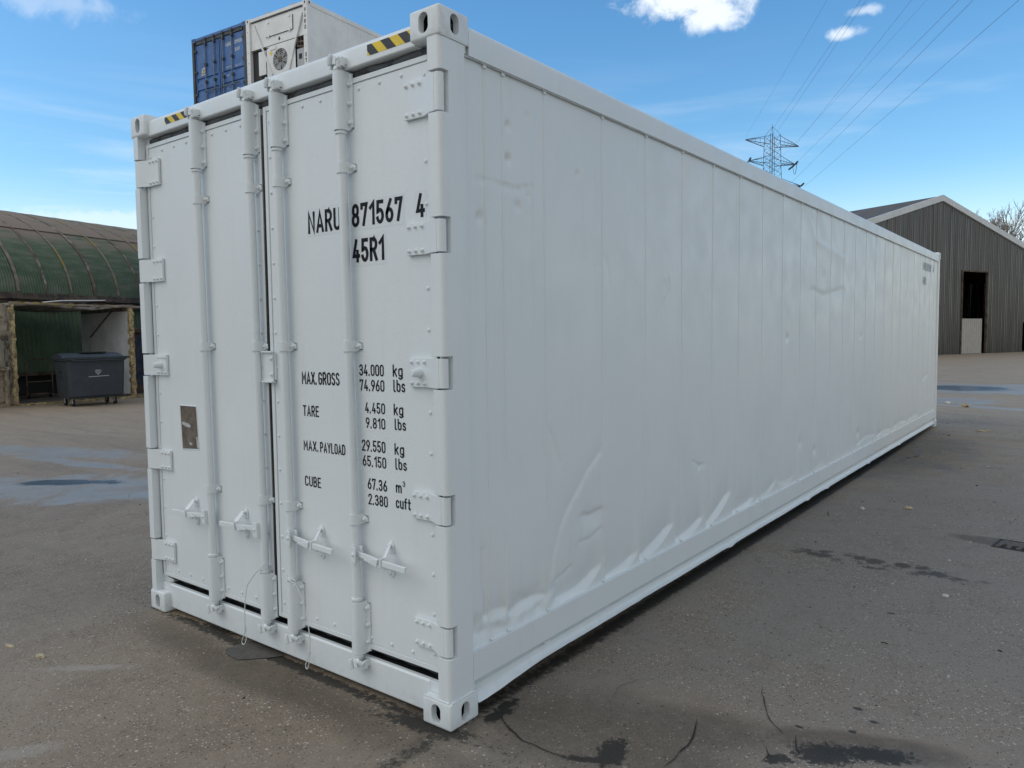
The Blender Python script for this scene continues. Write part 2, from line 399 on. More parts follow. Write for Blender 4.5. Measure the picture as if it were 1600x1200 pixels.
# hazard stickers on the header
def sticker(x0, x1, z0, z1):
    ZM = (z0+z1)/2
    mb = MB(); H3 = lambda u, v, e: (u, .0236-e, v)
    mb.cur = 0
    n = 8
    for (a, b, t) in ((z0, ZM-.0001, 0), (ZM+.0001, z1, 0)): mb.add([H3(x0, a, .0004), H3(x1, a, .0004), H3(x1, b, .0004), H3(x0, b, .0004)], [(0, 1, 2, 3)])
    mb.cur = 1; wd = (x1-x0)/5.2; sl = -.042
    for k in range(-1, 4):
        # slanted black stripe clipped to the sticker
        for (a, b) in ((z0, ZM-.0001), (ZM+.0001, z1)):
            def xs(z, off): return min(x1, max(x0, x0+off+(z-z0)/(z1-z0)*sl))
            o0 = (2*k)*wd+.018; o1 = o0+wd
            q = [H3(xs(a, o0), a, .0010), H3(xs(a, o1), a, .0010), H3(xs(b, o1), b, .0010), H3(xs(b, o0), b, .0010)]
            mb.add(q, [(0, 1, 2, 3)])
    mb.build('hazard_sticker', [YEL, BLK], hdr, fix=False, smooth=0)
sticker(2.005, 2.2755, 2.797, 2.8425); sticker(.345, .588, 2.805, 2.8425)

# top rail, bottom rail
def right_rails(sgn):
    X = (lambda d: W_-d) if sgn > 0 else (lambda d: d)
    mb = MB()
    tr = [(.004, 2.744), (.004, 2.838), (.010, 2.856), (.026, 2.868), (.075, 2.874), (.075, 2.744)]
    mb.prism(tr, lambda u, v, w2: (X(u), w2, v), (.1785, L_-.1785)); mb.build('top_rail', WHITE, C0, bevel=.002)
    mb = MB()
    br = [(.004, .285), (.004, .160), (.075, .160), (.075, .285)]
    mb.prism(br, lambda u, v, w2: (X(u), w2, v), (.1505, L_-.1505))
    # recessed web and the flared foot flange with its knocked-about lower edge
    ys = [.1785+i*(L_-.357)/240 for i in range(241)]
    prof = [(.046, .1595), (.050, .130), (.032, .121), (.031, .103), (.028, .088), (.021, .075), (.011, .065), (-.001, .057)]
    vs = []
    for y in ys:
        jag = .003*noise.noise((y*1.3, 3, 0))+.0025*noise.noise((y*11, 5, 0))
        for dd in (3.02, 4.9, 5.55, 7.3, 9.1): jag += -.012*math.exp(-((y-dd)/.05)**2)
        lift = .026*sm(.2, .7, y)*(1-y/22)
        for k, (d, z) in enumerate(prof):
            t = k/(len(prof)-1); vs.append((X(d+.0015*t*noise.noise((y*3, 7, 1))), y, z+(lift+jag)*t*t))
        vs.append((X(.030), y, prof[-1][1]+lift+jag+.004))
    n = len(prof)+1
    fs = [(i*n+k, (i+1)*n+k, (i+1)*n+k+1, i*n+k+1) for i in range(240) for k in range(n-1)]
    mb.add(vs, fs); mb.build('bottom_rail', WHITE, C0, smooth=50)
right_rails(1); right_rails(-1)

# weld beads along the post and rail joints, lashing eye
mb = MB()
def bead(pts, r=.0035):
    P2 = []
    for a, b in zip(pts[:-1], pts[1:]):
        a = Vector(a); b = Vector(b); n = max(2, int((b-a).length/.02))
        for i in range(n): P2.append(a+(b-a)*i/n)
    P2.append(Vector(pts[-1]))
    mb.tube(P2, [r*(.8+.5*noise.noise(p*40)) for p in P2], 6)
bead([(W_-.003, .152, .118), (W_-.003, .152, .285)]); bead([(W_-.003, .152, 2.744), (W_-.003, .152, 2.782)])
bead([(W_-.002, .012, .119), (W_-.002, .176, .119)], .005); bead([(W_-.002, .012, 2.780), (W_-.002, .176, 2.780)], .004)
bead([(W_-.150, .003, .119), (W_-.01, .003, .119)], .004)
bead([(W_-.012, .155, 2.742), (W_-.012, L_-.16, 2.742)], .003)
mb.build('weld_bead', WHITE, C0, smooth=60)
mb = MB(); mb.tube([(W_-.012, .70+.018*math.cos(R(a)), .150+.012*math.sin(R(a))) for a in range(0, 361, 30)], .004, 6)
mb.build('lashing_eye', WHITE, C0)

# the dented side panel
SEAMS = [.292, .415, .727] + [1.25+.4855*i for i in range(20)] + [10.90, 11.35, 11.72]
SEAMS = [s for s in SEAMS if s < 11.9]
CRES = [((.80, .318), (1.06, .335), (1.235, .395), .018), ((1.275, .300), (1.45, .320), (1.64, .362), .014), ((1.667, .308), (1.90, .372), (2.11, .435), .018),
        ((2.145, .308), (2.35, .335), (2.575, .385), .015), ((2.625, .302), (2.84, .385), (3.06, .475), .016), ((3.10, .305), (3.33, .318), (3.555, .345), .012),
        ((3.58, .305), (3.85, .335), (4.06, .39), .011), ((4.08, .37), (4.3, .345), (4.55, .36), .007), ((6.8, .34), (7.2, .40), (7.75, .35), .012),
        ((7.8, .33), (8.2, .36), (8.7, .33), .012), ((8.75, .33), (9.2, .37), (9.7, .33), .012), ((9.8, .33), (10.1, .37), (10.6, .34), .010), ((5.1, .33), (5.3, .34), (5.5, .37), .006), ((.42, .36), (.57, .385), (.72, .375), .014), ((.25, .40), (.33, .41), (.42, .395), .012)]
LINES = [([(1.225, 1.0), (1.10, .925), (.99, .829), (.90, .75), (.835, .671), (.78, .55), (.751, .45)], .0055, .06), ([(.761, 1.16), (.80, 1.08), (.84, .994)], .005, .02),
         ([(1.05, .69), (1.12, .675), (1.235, .685)], .006, .035), ([(.80, .42), (.87, .425), (.94, .45)], .005, .022), ([(1.02, .555), (1.12, .55), (1.23, .585)], .004, .03),
         ([(.245, 2.272), (.351, 2.275), (.5, 2.262), (.62, 2.292)], .007, .013), ([(.246, 2.5), (.246, 2.3), (.25, 2.0)], .004, .012), ([(.244, .70), (.25, .56), (.262, .45), (.25, .34)], .009, .018),
         ([(2.0, 1.95), (2.03, 1.90), (1.99, 1.84)], -.007, .022), ([(2.03, 1.95), (2.06, 1.90), (2.03, 1.85)], .005, .015), ([(4.9, 2.62), (5.1, 2.46), (5.5, 2.42), (6.2, 2.36)], -.007, .07), ([(2.40, .78), (2.5, .74), (2.58, .735)], .004, .02),
         ([(1.3, 2.0), (1.33, 1.9)], .003, .03), ([(10.9, .86), (11.3, .93)], .008, .04), ([(5.0, 2.0), (5.4, 1.96), (6.1, 2.05)], .007, .09), ([(6.9, 1.2), (6.9, 1.5)], .008, .03)]
DOTS = [(.454, 2.53, .015, .017), (.454, 2.385, .018, .019), (.60, 2.25, .010, .014), (.52, 2.19, .009, .020), (1.011, 2.41, .009, .016), (.599, 2.60, .007, .016), (.255, 2.11, .012, .022), (.12, .697, .006, .04),
        (1.10, .665, .006, .05), (1.18, .655, .006, .045), (4.314, 1.567, .010, .028), (6.889, 1.56, .010, .035), (5.163, 2.40, .008, .07), (6.2, 2.30, .009, .14), (5.39, 2.15, .010, .06), (2.5, .727, .006, .02), (1.722, 1.327, .003, .02), (5.2, 2.6, .006, .10), (4.7, .62, .01, .04), (5.15, .5, .012, .04), (6.85, .47, .014, .05), (7.5, 2.3, .006, .12)]
def segdist(p, a, b):
    ab = b-a; t = max(0, min(1, (p-a).dot(ab)/max(1e-9, ab.dot(ab)))); q = a+ab*t
    d = (p-q).length; s = ab.x*(p.y-a.y)-ab.y*(p.x-a.x)
    return d, (1 if s > 0 else -1)
CRES_ = [[Vector(a), Vector(b), Vector(c), A] for a, b, c, A in CRES]
LN = [([Vector(p) for p in pts], A, wd) for pts, A, wd in LINES]
def dent(y, z):
    d = .0022*noise.noise((y*.9, z*1.1, 4.2)) + .0010*noise.noise((y*3.1, z*2.6, 9))
    d *= sm(.29, .42, z)*sm(2.73, 2.6, z)
    for a, b, c, A in CRES_:
        if a.x-.02 < y < c.x+.02 and z < .9:
            t = (y-a.x)/(c.x-a.x); zc = a.y+(c.y-a.y)*t; tm = (b.x-a.x)/(c.x-a.x)
            off = b.y-(a.y+(c.y-a.y)*tm); zc += off*math.sin(math.pi*min(1, max(0, t)))
            q = z-zc; w1 = .036*(.40+math.sin(math.pi*min(1, max(.0, t)))); env = sm(-.03, .06, t)*sm(1.04, .80, t)
            up = (math.exp(-(q/.09)) if q > 0 else min(1, max(0, (q+w1)/w1)))
            d -= (1.35 if a.x < 3.3 else .8 if a.x < 5 else .6)*A*env*up
    P = Vector((y, z))
    for pts, A, wd in LN:
        if y < pts[0].x-.4 and y < pts[-1].x-.4: continue
        best = None
        for a, b in zip(pts[:-1], pts[1:]):
            r = segdist(P, a, b)
            if best is None or r[0] < best[0]: best = r
        if best[0] < wd*4:
            s = best[0]/wd
            asym = math.exp(-s*1.3) if best[1] < 0 else math.exp(-s*s*7)
            d -= A*asym
    for (cy, cz, A, r) in DOTS:
        if abs(y-cy) < 3*r and abs(z-cz) < 3*r:
            rr = math.hypot((y-cy), (z-cz))/r; d -= A*math.exp(-rr*rr)
    # creased foot of the first bays
    if y < .8: d -= .008*sm(.46, .36, z)*sm(.28, .34, z)*(.5+noise.noise((y*13, z*16, 2)))*1.6
    if 6.5 < y: d -= .003*sm(.42, .32, z)*(.5+noise.noise((y*3, z*9, 2)))
    return d
def side_panel(parent, mirrored=False, dents=True):
    ys = []; y = .150
    while y < L_-.15: ys.append(y); y += .011 if y < 3.2 else (.018 if y < 6 else .035)
    ys.append(L_-.15)
    if not dents: ys = [.150, L_-.15]
    sp = []
    for s in SEAMS: sp += [s-.011, s-.006, s-.003, s+.003, s+.006, s+.011]
    ys = sorted([y for y in ys if all(abs(y-s) > .013 for s in SEAMS)] + sp)
    nz = 210 if dents else 2
    zs = []
    z = .285
    while z < 2.744: zs.append(z); z += (.0085 if z < 1.0 else .014) if dents else .5
    zs.append(2.744)
    vs = []
    for y in ys:
        sd_ = 0
        for s in SEAMS:
            e = abs(y-s)
            if e < .0115: sd_ = .0030 if e < .0035 else (-.0010 if e < .0065 else 0)
        for z in zs:
            x = W_-.023+(dent(y, z) if dents else 0)+sd_
            vs.append((x if not mirrored else W_-x, y, z))
    n = len(zs); fs = [(i*n+k, (i+1)*n+k, (i+1)*n+k+1, i*n+k+1) for i in range(len(ys)-1) for k in range(n-1)]
    mb = MB(); mb.add(vs, fs)
    if dents:
        for s in SEAMS: mb.dome((W_-.019, s, .294), (1, 0, .5), .009, .006, 8); mb.box((W_-.024, s-.010, 2.728), (W_-.014, s+.010, 2.7435))
    return mb.build('side_panel', WHITE, parent, smooth=50, fix=mirrored)
side_panel(C0); side_panel(C0, True, False)
mb = MB(); mb.box((.076, .16, 2.868), (W_-.076, L_-.05, 2.882)); mb.build('roof', WHITE, C0)
mb = MB(); mb.box((.08, .13, .165), (W_-.08, L_-.05, .20))
for i in range(24): mb.box((.08, .5+i*.48, .06), (W_-.08, .53+i*.48, .165))
mb.box((.06, .10, .1), (W_-.06, .12, .16))
mb.build('floor', DARK, C0)
mb = MB(); mb.box((.14, L_-.06, .05), (W_-.14, L_-.02, 2.87)); mb.build('end_panel', WHITE, C0)
# painted-over registration at the far end of the side
GHOST = mat('faded_lettering', (.40, .43, .44), .5)
S3 = lambda u, v, e: (W_-.0185+e, u, v)
for wd_, a, b, z in (('NARU', 10.70, 11.00, 2.53), ('871567', 11.02, 11.42, 2.53), ('4', 11.60, 11.66, 2.54), ('45R1', 10.70, 10.98, 2.31)):
    mb = MB(); lettering(mb, wd_, S3, a, b, z, .12, th=.2); mb.build('side_lettering', GHOST, C0, smooth=0, fix=False)

# ---- doors
DY = .050
def door(x0, x1, hinge_right, parent):
    mb = MB(); z0, z1 = .207, 2.738
    mb.box((x0+.004, DY+.004, z0+.004), (x1-.004, .100, z1-.004))
    # aluminium edge trim, a lip stepped round the skin
    for a, b in (((x0, DY-.004, z0), (x0+.024, DY+.012, z1)), ((x1-.024, DY-.004, z0), (x1, DY+.012, z1)), ((x0+.0245, DY-.004, z0), (x1-.0245, DY+.012, z0+.022)), ((x0+.0245, DY-.004, z1-.022), (x1-.0245, DY+.012, z1))): mb.box(a, b)
    mb.box((x0+.027, DY, z0+.025), (x1-.027, DY+.012, z1-.025))
    rv = []
    for k in range(15):
        z = z0+.075+k*(z1-z0-.15)/14
        rv += [(x0+.045, z), (x1-.045, z)]
    nx = 8
    for k in range(1, nx): x = x0+.045+k*(x1-x0-.09)/nx; rv += [(x, z0+.052), (x, z1-.052)]
    for x, z in rv:
        if any(a-.01 < z < b+.01 for a, b in HZ) and (x > x1-.1 if hinge_right else x < x0+.1): continue
        mb.dome((x, DY, z), (0, -1, 0), .0085, .0062, 8)
    return mb.build('door', WHITE, parent, bevel=.0015, seg=1)
DL = door(.078, 1.198, False, C0); DR = door(1.222, 2.352, True, C0)
mb = MB()
mb.tube([(1.208+.002*math.sin(z*2.3+1), .053+.001*math.sin(z*9), z) for z in [.205+.05*i for i in range(51)]], [.0075+.003*sm(.9, .5, .205+.05*i)+.0035*sm(1.9, 1.6, .205+.05*i)*sm(1.4, 1.6, .205+.05*i) for i in range(51)], 8)
mb.build('door_gasket', RUBBER, DR)
mb = MB(); mb.tube([(2.3565, .054, .21+.05*i) for i in range(51)], .0035, 6); mb.build('door_gasket', RUBBER, DR)
mb = MB(); mb.tube([(.0735+.0015*math.sin(i*.7), .054, .21+.05*i) for i in range(51)], [.0065+.002*math.sin(i*.23+1) for i in range(51)], 6); mb.build('door_gasket', RUBBER, DL)
mb = MB(); mb.box((1.196, .075, .2), (1.224, .100, 2.74)); mb.build('door_gasket', RUBBER, DL)
mb = MB()
for x0, x1 in ((.072, 1.203), (1.217, 2.356)): mb.tube([(x0+(x1-x0)*i/30, .066, .196+.003*math.sin(i*1.7)) for i in range(31)], .007, 8)
mb.build('bottom_gasket', RUBBER, C0)

def bolt(mb, x, z, y=DY-.012, r=.012, h=.011):
    mb.dome((x, y, z), (0, -1, 0), r*1.25, .003, 12); mb.dome((x, y-.0025, z), (0, -1, 0), r*.85, h, 8)
def hinge(parent, right, zi, lug=False):
    z0, z1 = HZ[zi]; mb = MB()
    X = (lambda x: x) if right else (lambda x: W_-x)
    # blade: flat on the door, cranked out to the barrel at the post edge
    top = [(2.206, .034), (2.315, .034), (2.372, .008), (2.398, .006)]; bot = [(2.398, .020), (2.378, .022), (2.32, .048), (2.206, .048)]
    poly = [(X(a), b) for a, b in (top+bot)]
    mb.prism(poly, ID3, (z0, z1))
    mb.tube([(X(2.407), .026, z0+.001), (X(2.407), .026, z1-.001)], .0205, 16)
    for xb in (2.220, 2.257, 2.294):
        for zb in (z0+.016, z1-.016): bolt(mb, X(xb), zb, .035, .0085, .010)
    if lug: mb.tube([(X(2.265), .036, (z0+z1)/2), (X(2.265), -.004, (z0+z1)/2), (X(2.265), -.012, (z0+z1)/2)], [.021, .015, .012], 14)
    return mb.build('hinge', WHITE, parent, bevel=.002)
for i in range(5): hinge(DR, True, i, i == 2); hinge(DL, False, i, i == 2)

BY = .016
def bracket_plate(mb, x, z0, z1, r, wd, t=.005, cut=None):
    """pressed bracket: half sleeve round the bar with a bolted flange to the right"""
    n = 9; out = []; inn = []
    for i in range(n+1):
        a = R(180+20 - i*220/n) if False else R(200-220*i/n)
        out.append((x+(r+t)*math.cos(a), BY-(r+t)*math.sin(a))); inn.append((x+r*math.cos(a), BY-r*math.sin(a)))
    out[-1] = (x+r+t, DY-.010); inn[-1] = (x+r, DY-.004)
    out.append((x+r+wd, DY-.008)); inn.append((x+r+wd, DY-.0005))
    poly = out+inn[::-1]
    vs = []; N_ = len(poly)
    rings = [z0, z0+.008, z1-.008, z1]
    for j, z in enumerate(rings):
        for k, (u, v) in enumerate(poly):
            zz = z
            if k in (n+1, N_-n-2):   # rounded flange corners
                if j == 0: zz = z+.012
                if j == 3: zz = z-.012
            vs.append((u, v, zz))
    fs = [(j*N_+k, j*N_+(k+1) % N_, (j+1)*N_+(k+1) % N_, (j+1)*N_+k) for j in range(3) for k in range(N_)]
    h = len(out)
    for j in (0, 3):
        for k in range(h-1): fs.append((j*N_+k, j*N_+k+1, j*N_+N_-2-k, j*N_+N_-1-k))
    mb.add(vs, fs)
def cam(mb, x, z, up):
    """forged cam head and its keeper, thick with paint"""
    s = 1 if up else -1
    mb.tube([(x, BY, z-s*.034), (x, BY, z-s*.022), (x, BY-.002, z-s*.004), (x, BY, z+s*.012)], [.020, .026, .019, .017], 14)
    M = Matrix.Translation((x, BY-.008, z+s*.012)) @ Matrix.Rotation(R(14*s), 4, 'Y')
    mb.box((-.010, -.020, -.017), (.014, .020, .020), M)
    mb.box((-.036, -.012, -.004), (-.008, .014, .018), M)
    mb.tube([M @ Vector((-.026, -.016, -.022)), M @ Vector((-.030, -.018, 0)), M @ Vector((-.024, -.016, .024))], [.010, .013, .010], 10)
    mb.tube([M @ Vector((.012, -.010, .016)), M @ Vector((.028, -.018, .010)), M @ Vector((.040, -.004, -.006))], [.009, .010, .011], 10)
def keeper(x, z, up, parent, y):
    s = 1 if up else -1; mb = MB()
    mb.box((x+.012, y-.020, z-.018), (x+.046, y+.001, z-.006)); mb.box((x+.034, y-.034, z-.020), (x+.046, y+.001, z+.020))
    mb.box((x-.044, y-.026, z-.016), (x-.030, y+.001, z+.022)); mb.box((x-.044, y-.010, z+.016*s-.006), (x+.044, y+.001, z+.016*s+.006))
    mb.tube([(x+.026, y-.030, z-.024), (x+.026, y-.034, z+.004)], .012, 10)
    mb.build('cam_keeper', WHITE, parent, bevel=.004, seg=3)
BARS = [(.686, .658, DL, -1), (1.167, 1.139, DL, -1), (1.390, 1.366, DR, 1), (1.866, 1.829, DR, 1)]     # x at the foot, x at the head
def handle(mb, x, z, d):
    """cam handle: clevis on the bar, strap and grip; d=+1 points right"""
    def B(u0, u1, y0, y1, z0, z1, tilt=-.035):
        M = Matrix.Translation((x, 0, z)) @ Matrix.Rotation(R(2.2*d), 4, 'Y')
        mb.box((d*u0, y0, z0), (d*u1, y1, z1), M)
    B(.006, .040, -.022, -.014, -.038, .036); B(.006, .012, -.014, .040, -.038, .036)
    B(.006, .040, .018, .024, -.034, .034)
    mb.dome((x+d*.026, -.022, z), (0, -1, 0), .009, .006)
    M = Matrix.Translation((x, 0, z)) @ Matrix.Rotation(R(2.2*d), 4, 'Y')
    n = 9; pts = [(.030, .004, .011), (.10, -.002, .012), (.17, -.010, .010), (.205, -.012, .008)]
    vs = []; 
    for u, y, hh in pts: vs += [M @ Vector((d*u, y-.005, -hh)), M @ Vector((d*u, y+.005, -hh)), M @ Vector((d*u, y+.005, hh)), M @ Vector((d*u, y-.005, hh))]
    fs = [(4*i+k, 4*i+(k+1) % 4, 4*i+4+(k+1) % 4, 4*i+4+k) for i in range(3) for k in range(4)]+[(0, 1, 2, 3), (12, 13, 14, 15)]
    mb.add(vs, fs)
    B(.198, .208, -.026, -.004, -.020, .022)
    B(.2085, .350, -.021, -.008, -.0135, .0115)
def catch(x, z, d, parent):
    mb = MB()
    ov = arc(0, .0, .019, .024, 0, 180, 8)+[(-.019, -.03), (.019, -.03)]
    mb.prism([(x+u, z+.062+v) for u, v in ov], lambda u, v, w2: (u, w2, v), (DY-.006, DY-.0004))
    mb.prism([(x+u, z-.052-v) for u, v in ov][::-1], lambda u, v, w2: (u, w2, v), (DY-.006, DY-.0004))
    mb.box((x-.012, .005, z-.034), (x+.012, DY-.001, z-.022)); bolt(mb, x-d*.004, z+.066, DY-.006, .011, .016); bolt(mb, x-d*.004, z-.060, DY-.006, .007, .006)
    # swinging retainer folded over the handle
    A = Vector((x+d*.004, DY-.014, z+.070)); B = Vector((x+d*.014, -.004, z+.024)); C = Vector((x-d*.018, -.020, z+.000)); D_ = Vector((x-d*.098, -.023, z+.001))
    e = Vector((0, -.004, 0)); wv = Vector((d*.011, 0, .005))
    vs = []
    for p, ww in ((A, wv), (B, wv*1.1), (C, Vector((d*.006, 0, .017))), (D_, Vector((0, 0, .002)))): vs += [p-ww, p+ww, p+ww+e, p-ww+e]
    fs = [(4*i+k, 4*i+(k+1) % 4, 4*i+4+(k+1) % 4, 4*i+4+k) for i in range(3) for k in range(4)]+[(0, 1, 2, 3), (12, 13, 14, 15)]
    mb.add(vs, fs)
    mb.build('handle_catch', WHITE, parent, bevel=.002)
for b0, b1, dr, d in BARS:
    bx_ = lambda z: b0+(b1-b0)*(z-.15)/2.65
    mb = MB(); mb.tube([(bx_(.19), BY, .19), (bx_(2.768), BY, 2.768)], .0205, 18)
    for za, zb_ in ((2.500, 2.512), (.431, .444)): mb.tube([(bx_(za), BY, za), (bx_(za), BY, zb_)], .0262, 16)
    cam(mb, bx_(2.798), 2.798, True); cam(mb, bx_(.155), .155, False)
    mb.build('locking_bar', WHITE, dr, bevel=.003)
    for z0, z1 in ((2.517, 2.768), (.186, .427)):
        bx = bx_((z0+z1)/2); mb = MB(); bracket_plate(mb, bx, z0, z1, .0245, .026)
        for k, t in enumerate((.14, .5, .86)): bolt(mb, bx+.038, z0+(z1-z0)*(t*.9+(.0 if z0 > 1 else .1)), DY-.008, .0115, .012)
        mb.dome((bx+.033, DY-.008, z0+(z1-z0)*(.62 if z0 < 1 else .34)), (0, -1, 0), .006, .004)
        mb.cur = 1
        for k, zz in enumerate((z0+.06, z0+.16)): mb.dome((bx-.0245, BY-.0155, zz), (-.85, -.5, 0), .0035, .0015, 6)
        mb.build('bar_bracket', [WHITE, DARK], dr, bevel=.0012, seg=1)
    for zc in (2.356, 1.577, .802):
        bx = bx_(zc); mb = MB(); bracket_plate(mb, bx, zc-.024, zc+.024, .0222, .034, .0035); bolt(mb, bx+.040, zc, DY-.008, .0105, .012)
        mb.build('bar_clip', WHITE, dr, bevel=.001, seg=1)
    keeper(bx_(2.8), 2.800, True, hdr, .027); keeper(bx_(.142), .142, False, sill, .041)
    bx = bx_(.652); mb = MB(); handle(mb, bx, .652, d); mb.build('handle', WHITE, dr, bevel=.002)
    catch(bx+d*.200, .642, d, dr)
# anti-rack channel across the door joint
mb = MB()
mb.box((1.176, DY-.020, 1.405), (1.262, DY-.012, 1.545)); mb.box((1.176, DY-.032, 1.545), (1.268, DY-.010, 1.553)); mb.box((1.176, DY-.032, 1.397), (1.268, DY-.010, 1.405))
mb.box((1.236, DY-.011, 1.41), (1.27, DY, 1.54))
bolt(mb, 1.252, 1.515, DY-.020, .009, .009); bolt(mb, 1.252, 1.437, DY-.020, .009, .009)
mb.build('door_stop', WHITE, DR, bevel=.002)

# lettering of the right door
D3 = lambda u, v, e: (u, DY-.0008-e, v)
def T(s, x0, x1, z, h, **k):
    mb = MB(); lettering(mb, s, D3, x0, x1, z, h, **k); mb.build('lettering', INK, DR, smooth=0, fix=False)
def Tt(s, x0, x1, z, h): T(s, x0, x1, z, h, th=.132)
T('NARU', 1.544, 1.776, 2.099, .101, th=.155); T('871567', 1.852, 2.168, 2.100, .101, th=.16); T('4', 2.248, 2.296, 2.102, .098, th=.16)
T('45R1', 1.851, 2.052, 1.945, .103, th=.16)
Tt('MAX.', 1.464, 1.576, 1.396, .060); Tt('GROSS', 1.588, 1.738, 1.396, .060)
Tt('34.000', 1.877, 2.033, 1.446, .051); Tt('74.960', 1.877, 2.035, 1.379, .051); Tt('kg', 2.090, 2.150, 1.446, .053); Tt('lbs', 2.092, 2.163, 1.381, .053)
Tt('TARE', 1.466, 1.584, 1.243, .052); Tt('4.450', 1.909, 2.036, 1.281, .048); Tt('9.810', 1.911, 2.036, 1.214, .048); Tt('kg', 2.091, 2.149, 1.281, .050); Tt('lbs', 2.095, 2.163, 1.217, .050)
Tt('MAX.', 1.463, 1.575, 1.077, .049); Tt('PAYLOAD', 1.587, 1.766, 1.077, .049); Tt('29.550', 1.882, 2.033, 1.110, .051); Tt('65.150', 1.884, 2.036, 1.042, .049); Tt('kg', 2.091, 2.149, 1.110, .050); Tt('lbs', 2.094, 2.163, 1.045, .050)
Tt('CUBE', 1.465, 1.585, .904, .050); Tt('67.36', 1.914, 2.038, .940, .050); Tt('2.380', 1.916, 2.040, .871, .049); Tt('m', 2.094, 2.130, .945, .048); Tt('3', 2.136, 2.152, .975, .024); Tt('cuft', 2.092, 2.182, .877, .050)
for a, b, c, d in ((1.536, 1.790, 2.085, 2.215), (1.845, 2.178, 2.085, 2.212), (2.238, 2.306, 2.088, 2.212), (1.843, 2.066, 1.928, 2.062)):
    mb = MB(); mb.add([D3(a, c, -.0003), D3(b, c, -.0003), D3(b, d, -.0003), D3(a, d, -.0003)], [(0, 1, 2, 3)]); mb.build('decal_film', FILM, DR, smooth=0, fix=False)
# worn data plate on the left door
PLATE = mat('worn_data_plate', (.125, .098, .075), .55, col2=(.20, .18, .155), c2lo=.48, c2hi=.72, c2scale=9, var=.3, vscale=25)
PAPER = mat('torn_label', (.45, .46, .47), .6, var=.25, vscale=60)
mb = MB(); pl = [(.338, 1.240), (.512, 1.241), (.526, 1.0), (.350, .988)]
mb.prism([(u, v) for u, v in pl][::-1], lambda u, v, w2: (u, w2, v), (DY-.0016, DY-.0002)); mb.cur = 1
mb.prism([(.500, 1.070), (.514, 1.068), (.524, 1.004), (.505, 1.010)][::-1], lambda u, v, w2: (u, w2, v), (DY-.0026, DY-.0017))
mb.prism([(.356, 1.148), (.42, 1.140), (.447, 1.13), (.44, 1.118), (.385, 1.122), (.352, 1.135)][::-1], lambda u, v, w2: (u, w2, v), (DY-.0023, DY-.0017))
mb.prism([(.425, 1.035), (.455, 1.030), (.452, 1.02), (.43, 1.018)][::-1], lambda u, v, w2: (u, w2, v), (DY-.0023, DY-.0017))
mb.build('data_plate', [PLATE, PAPER], DL, smooth=0)
mb = MB(); 
for a, b in zip(pl, pl[1:]+pl[:1]): mb.tube([(a[0], DY-.001, a[1]), (b[0], DY-.001, b[1])], .0028, 6)
mb.build('plate_edge', WHITE, DL)

# ---- loose wires tied to the bars
def spline(pts, n=8):
    pts = [Vector(p) for p in pts]; out = []
    for i in range(len(pts)-1):
        p0 = pts[max(0, i-1)]; p1 = pts[i]; p2 = pts[i+1]; p3 = pts[min(len(pts)-1, i+2)]
        for k in range(n):
            t = k/n; out.append(.5*((2*p1)+(p2-p0)*t+(2*p0-5*p1+4*p2-p3)*t*t+(3*p1-p0-3*p2+p3)*t**3))
    return out+[pts[-1]]
Y = -.012
mb = MB()
mb.tube(spline([(1.185, .045, .440), (1.187, 0, .452), (1.160, -.0125, .446), (1.135, .012, .44), (1.145, .04, .438)]), .0022, 6)
mb.tube(spline([(1.205, Y, .487), (1.175, Y-.004, .462), (1.135, Y-.012, .428), (1.085, Y-.012, .376), (1.059, Y-.012, .344), (1.030, Y-.010, .24), (1.016, Y-.004, .150), (1.010, Y, .108)]), .0024, 6)
mb.tube(spline([(1.010, Y, .108), (.998, Y, .075), (.975, Y, .034), (.980, Y, .020), (1.004, Y-.004, .026), (1.016, Y, .055), (1.012, Y, .095)]), .0022, 6)
mb.tube([(1.010, Y, .118), (1.010, Y, .094)], .006, 8)
tag(mb.build('tie_wire', WIRE, None), 'thin white wire on the left door, tied round the bar left of the door joint', 'wire', 'wires tied to the locking bars')
mb = MB()
for dz in (0, .012): mb.tube(spline([(1.413, .03, .448+dz), (1.413, .0, .446), (1.39, -.0125, .440+dz*.5), (1.366, .0, .452-dz), (1.366, .035, .45)]), .0022, 6)
mb.tube(spline([(1.385, Y-.002, .446), (1.425, Y-.006, .440), (1.453, Y-.002, .428), (1.491, Y, .375), (1.520, Y, .30), (1.543, Y, .22), (1.548, Y, .16), (1.540, Y, .114)]), .0024, 6)
mb.tube(spline([(1.540, Y, .114), (1.522, Y, .075), (1.508, Y, .040), (1.521, Y, .030), (1.534, Y, .055), (1.543, Y, .10)]), .0022, 6)
mb.tube([(1.541, Y, .120), (1.540, Y, .104)], .0055, 8); mb.tube(spline([(1.43, Y-.004, .448), (1.452, Y-.008, .455), (1.458, Y-.004, .432), (1.44, Y-.01, .425)]), .003, 6)
tag(mb.build('tie_wire', WIRE, None), 'thin white wire on the right door, knotted round the bar right of the joint', 'wire', 'wires tied to the locking bars')

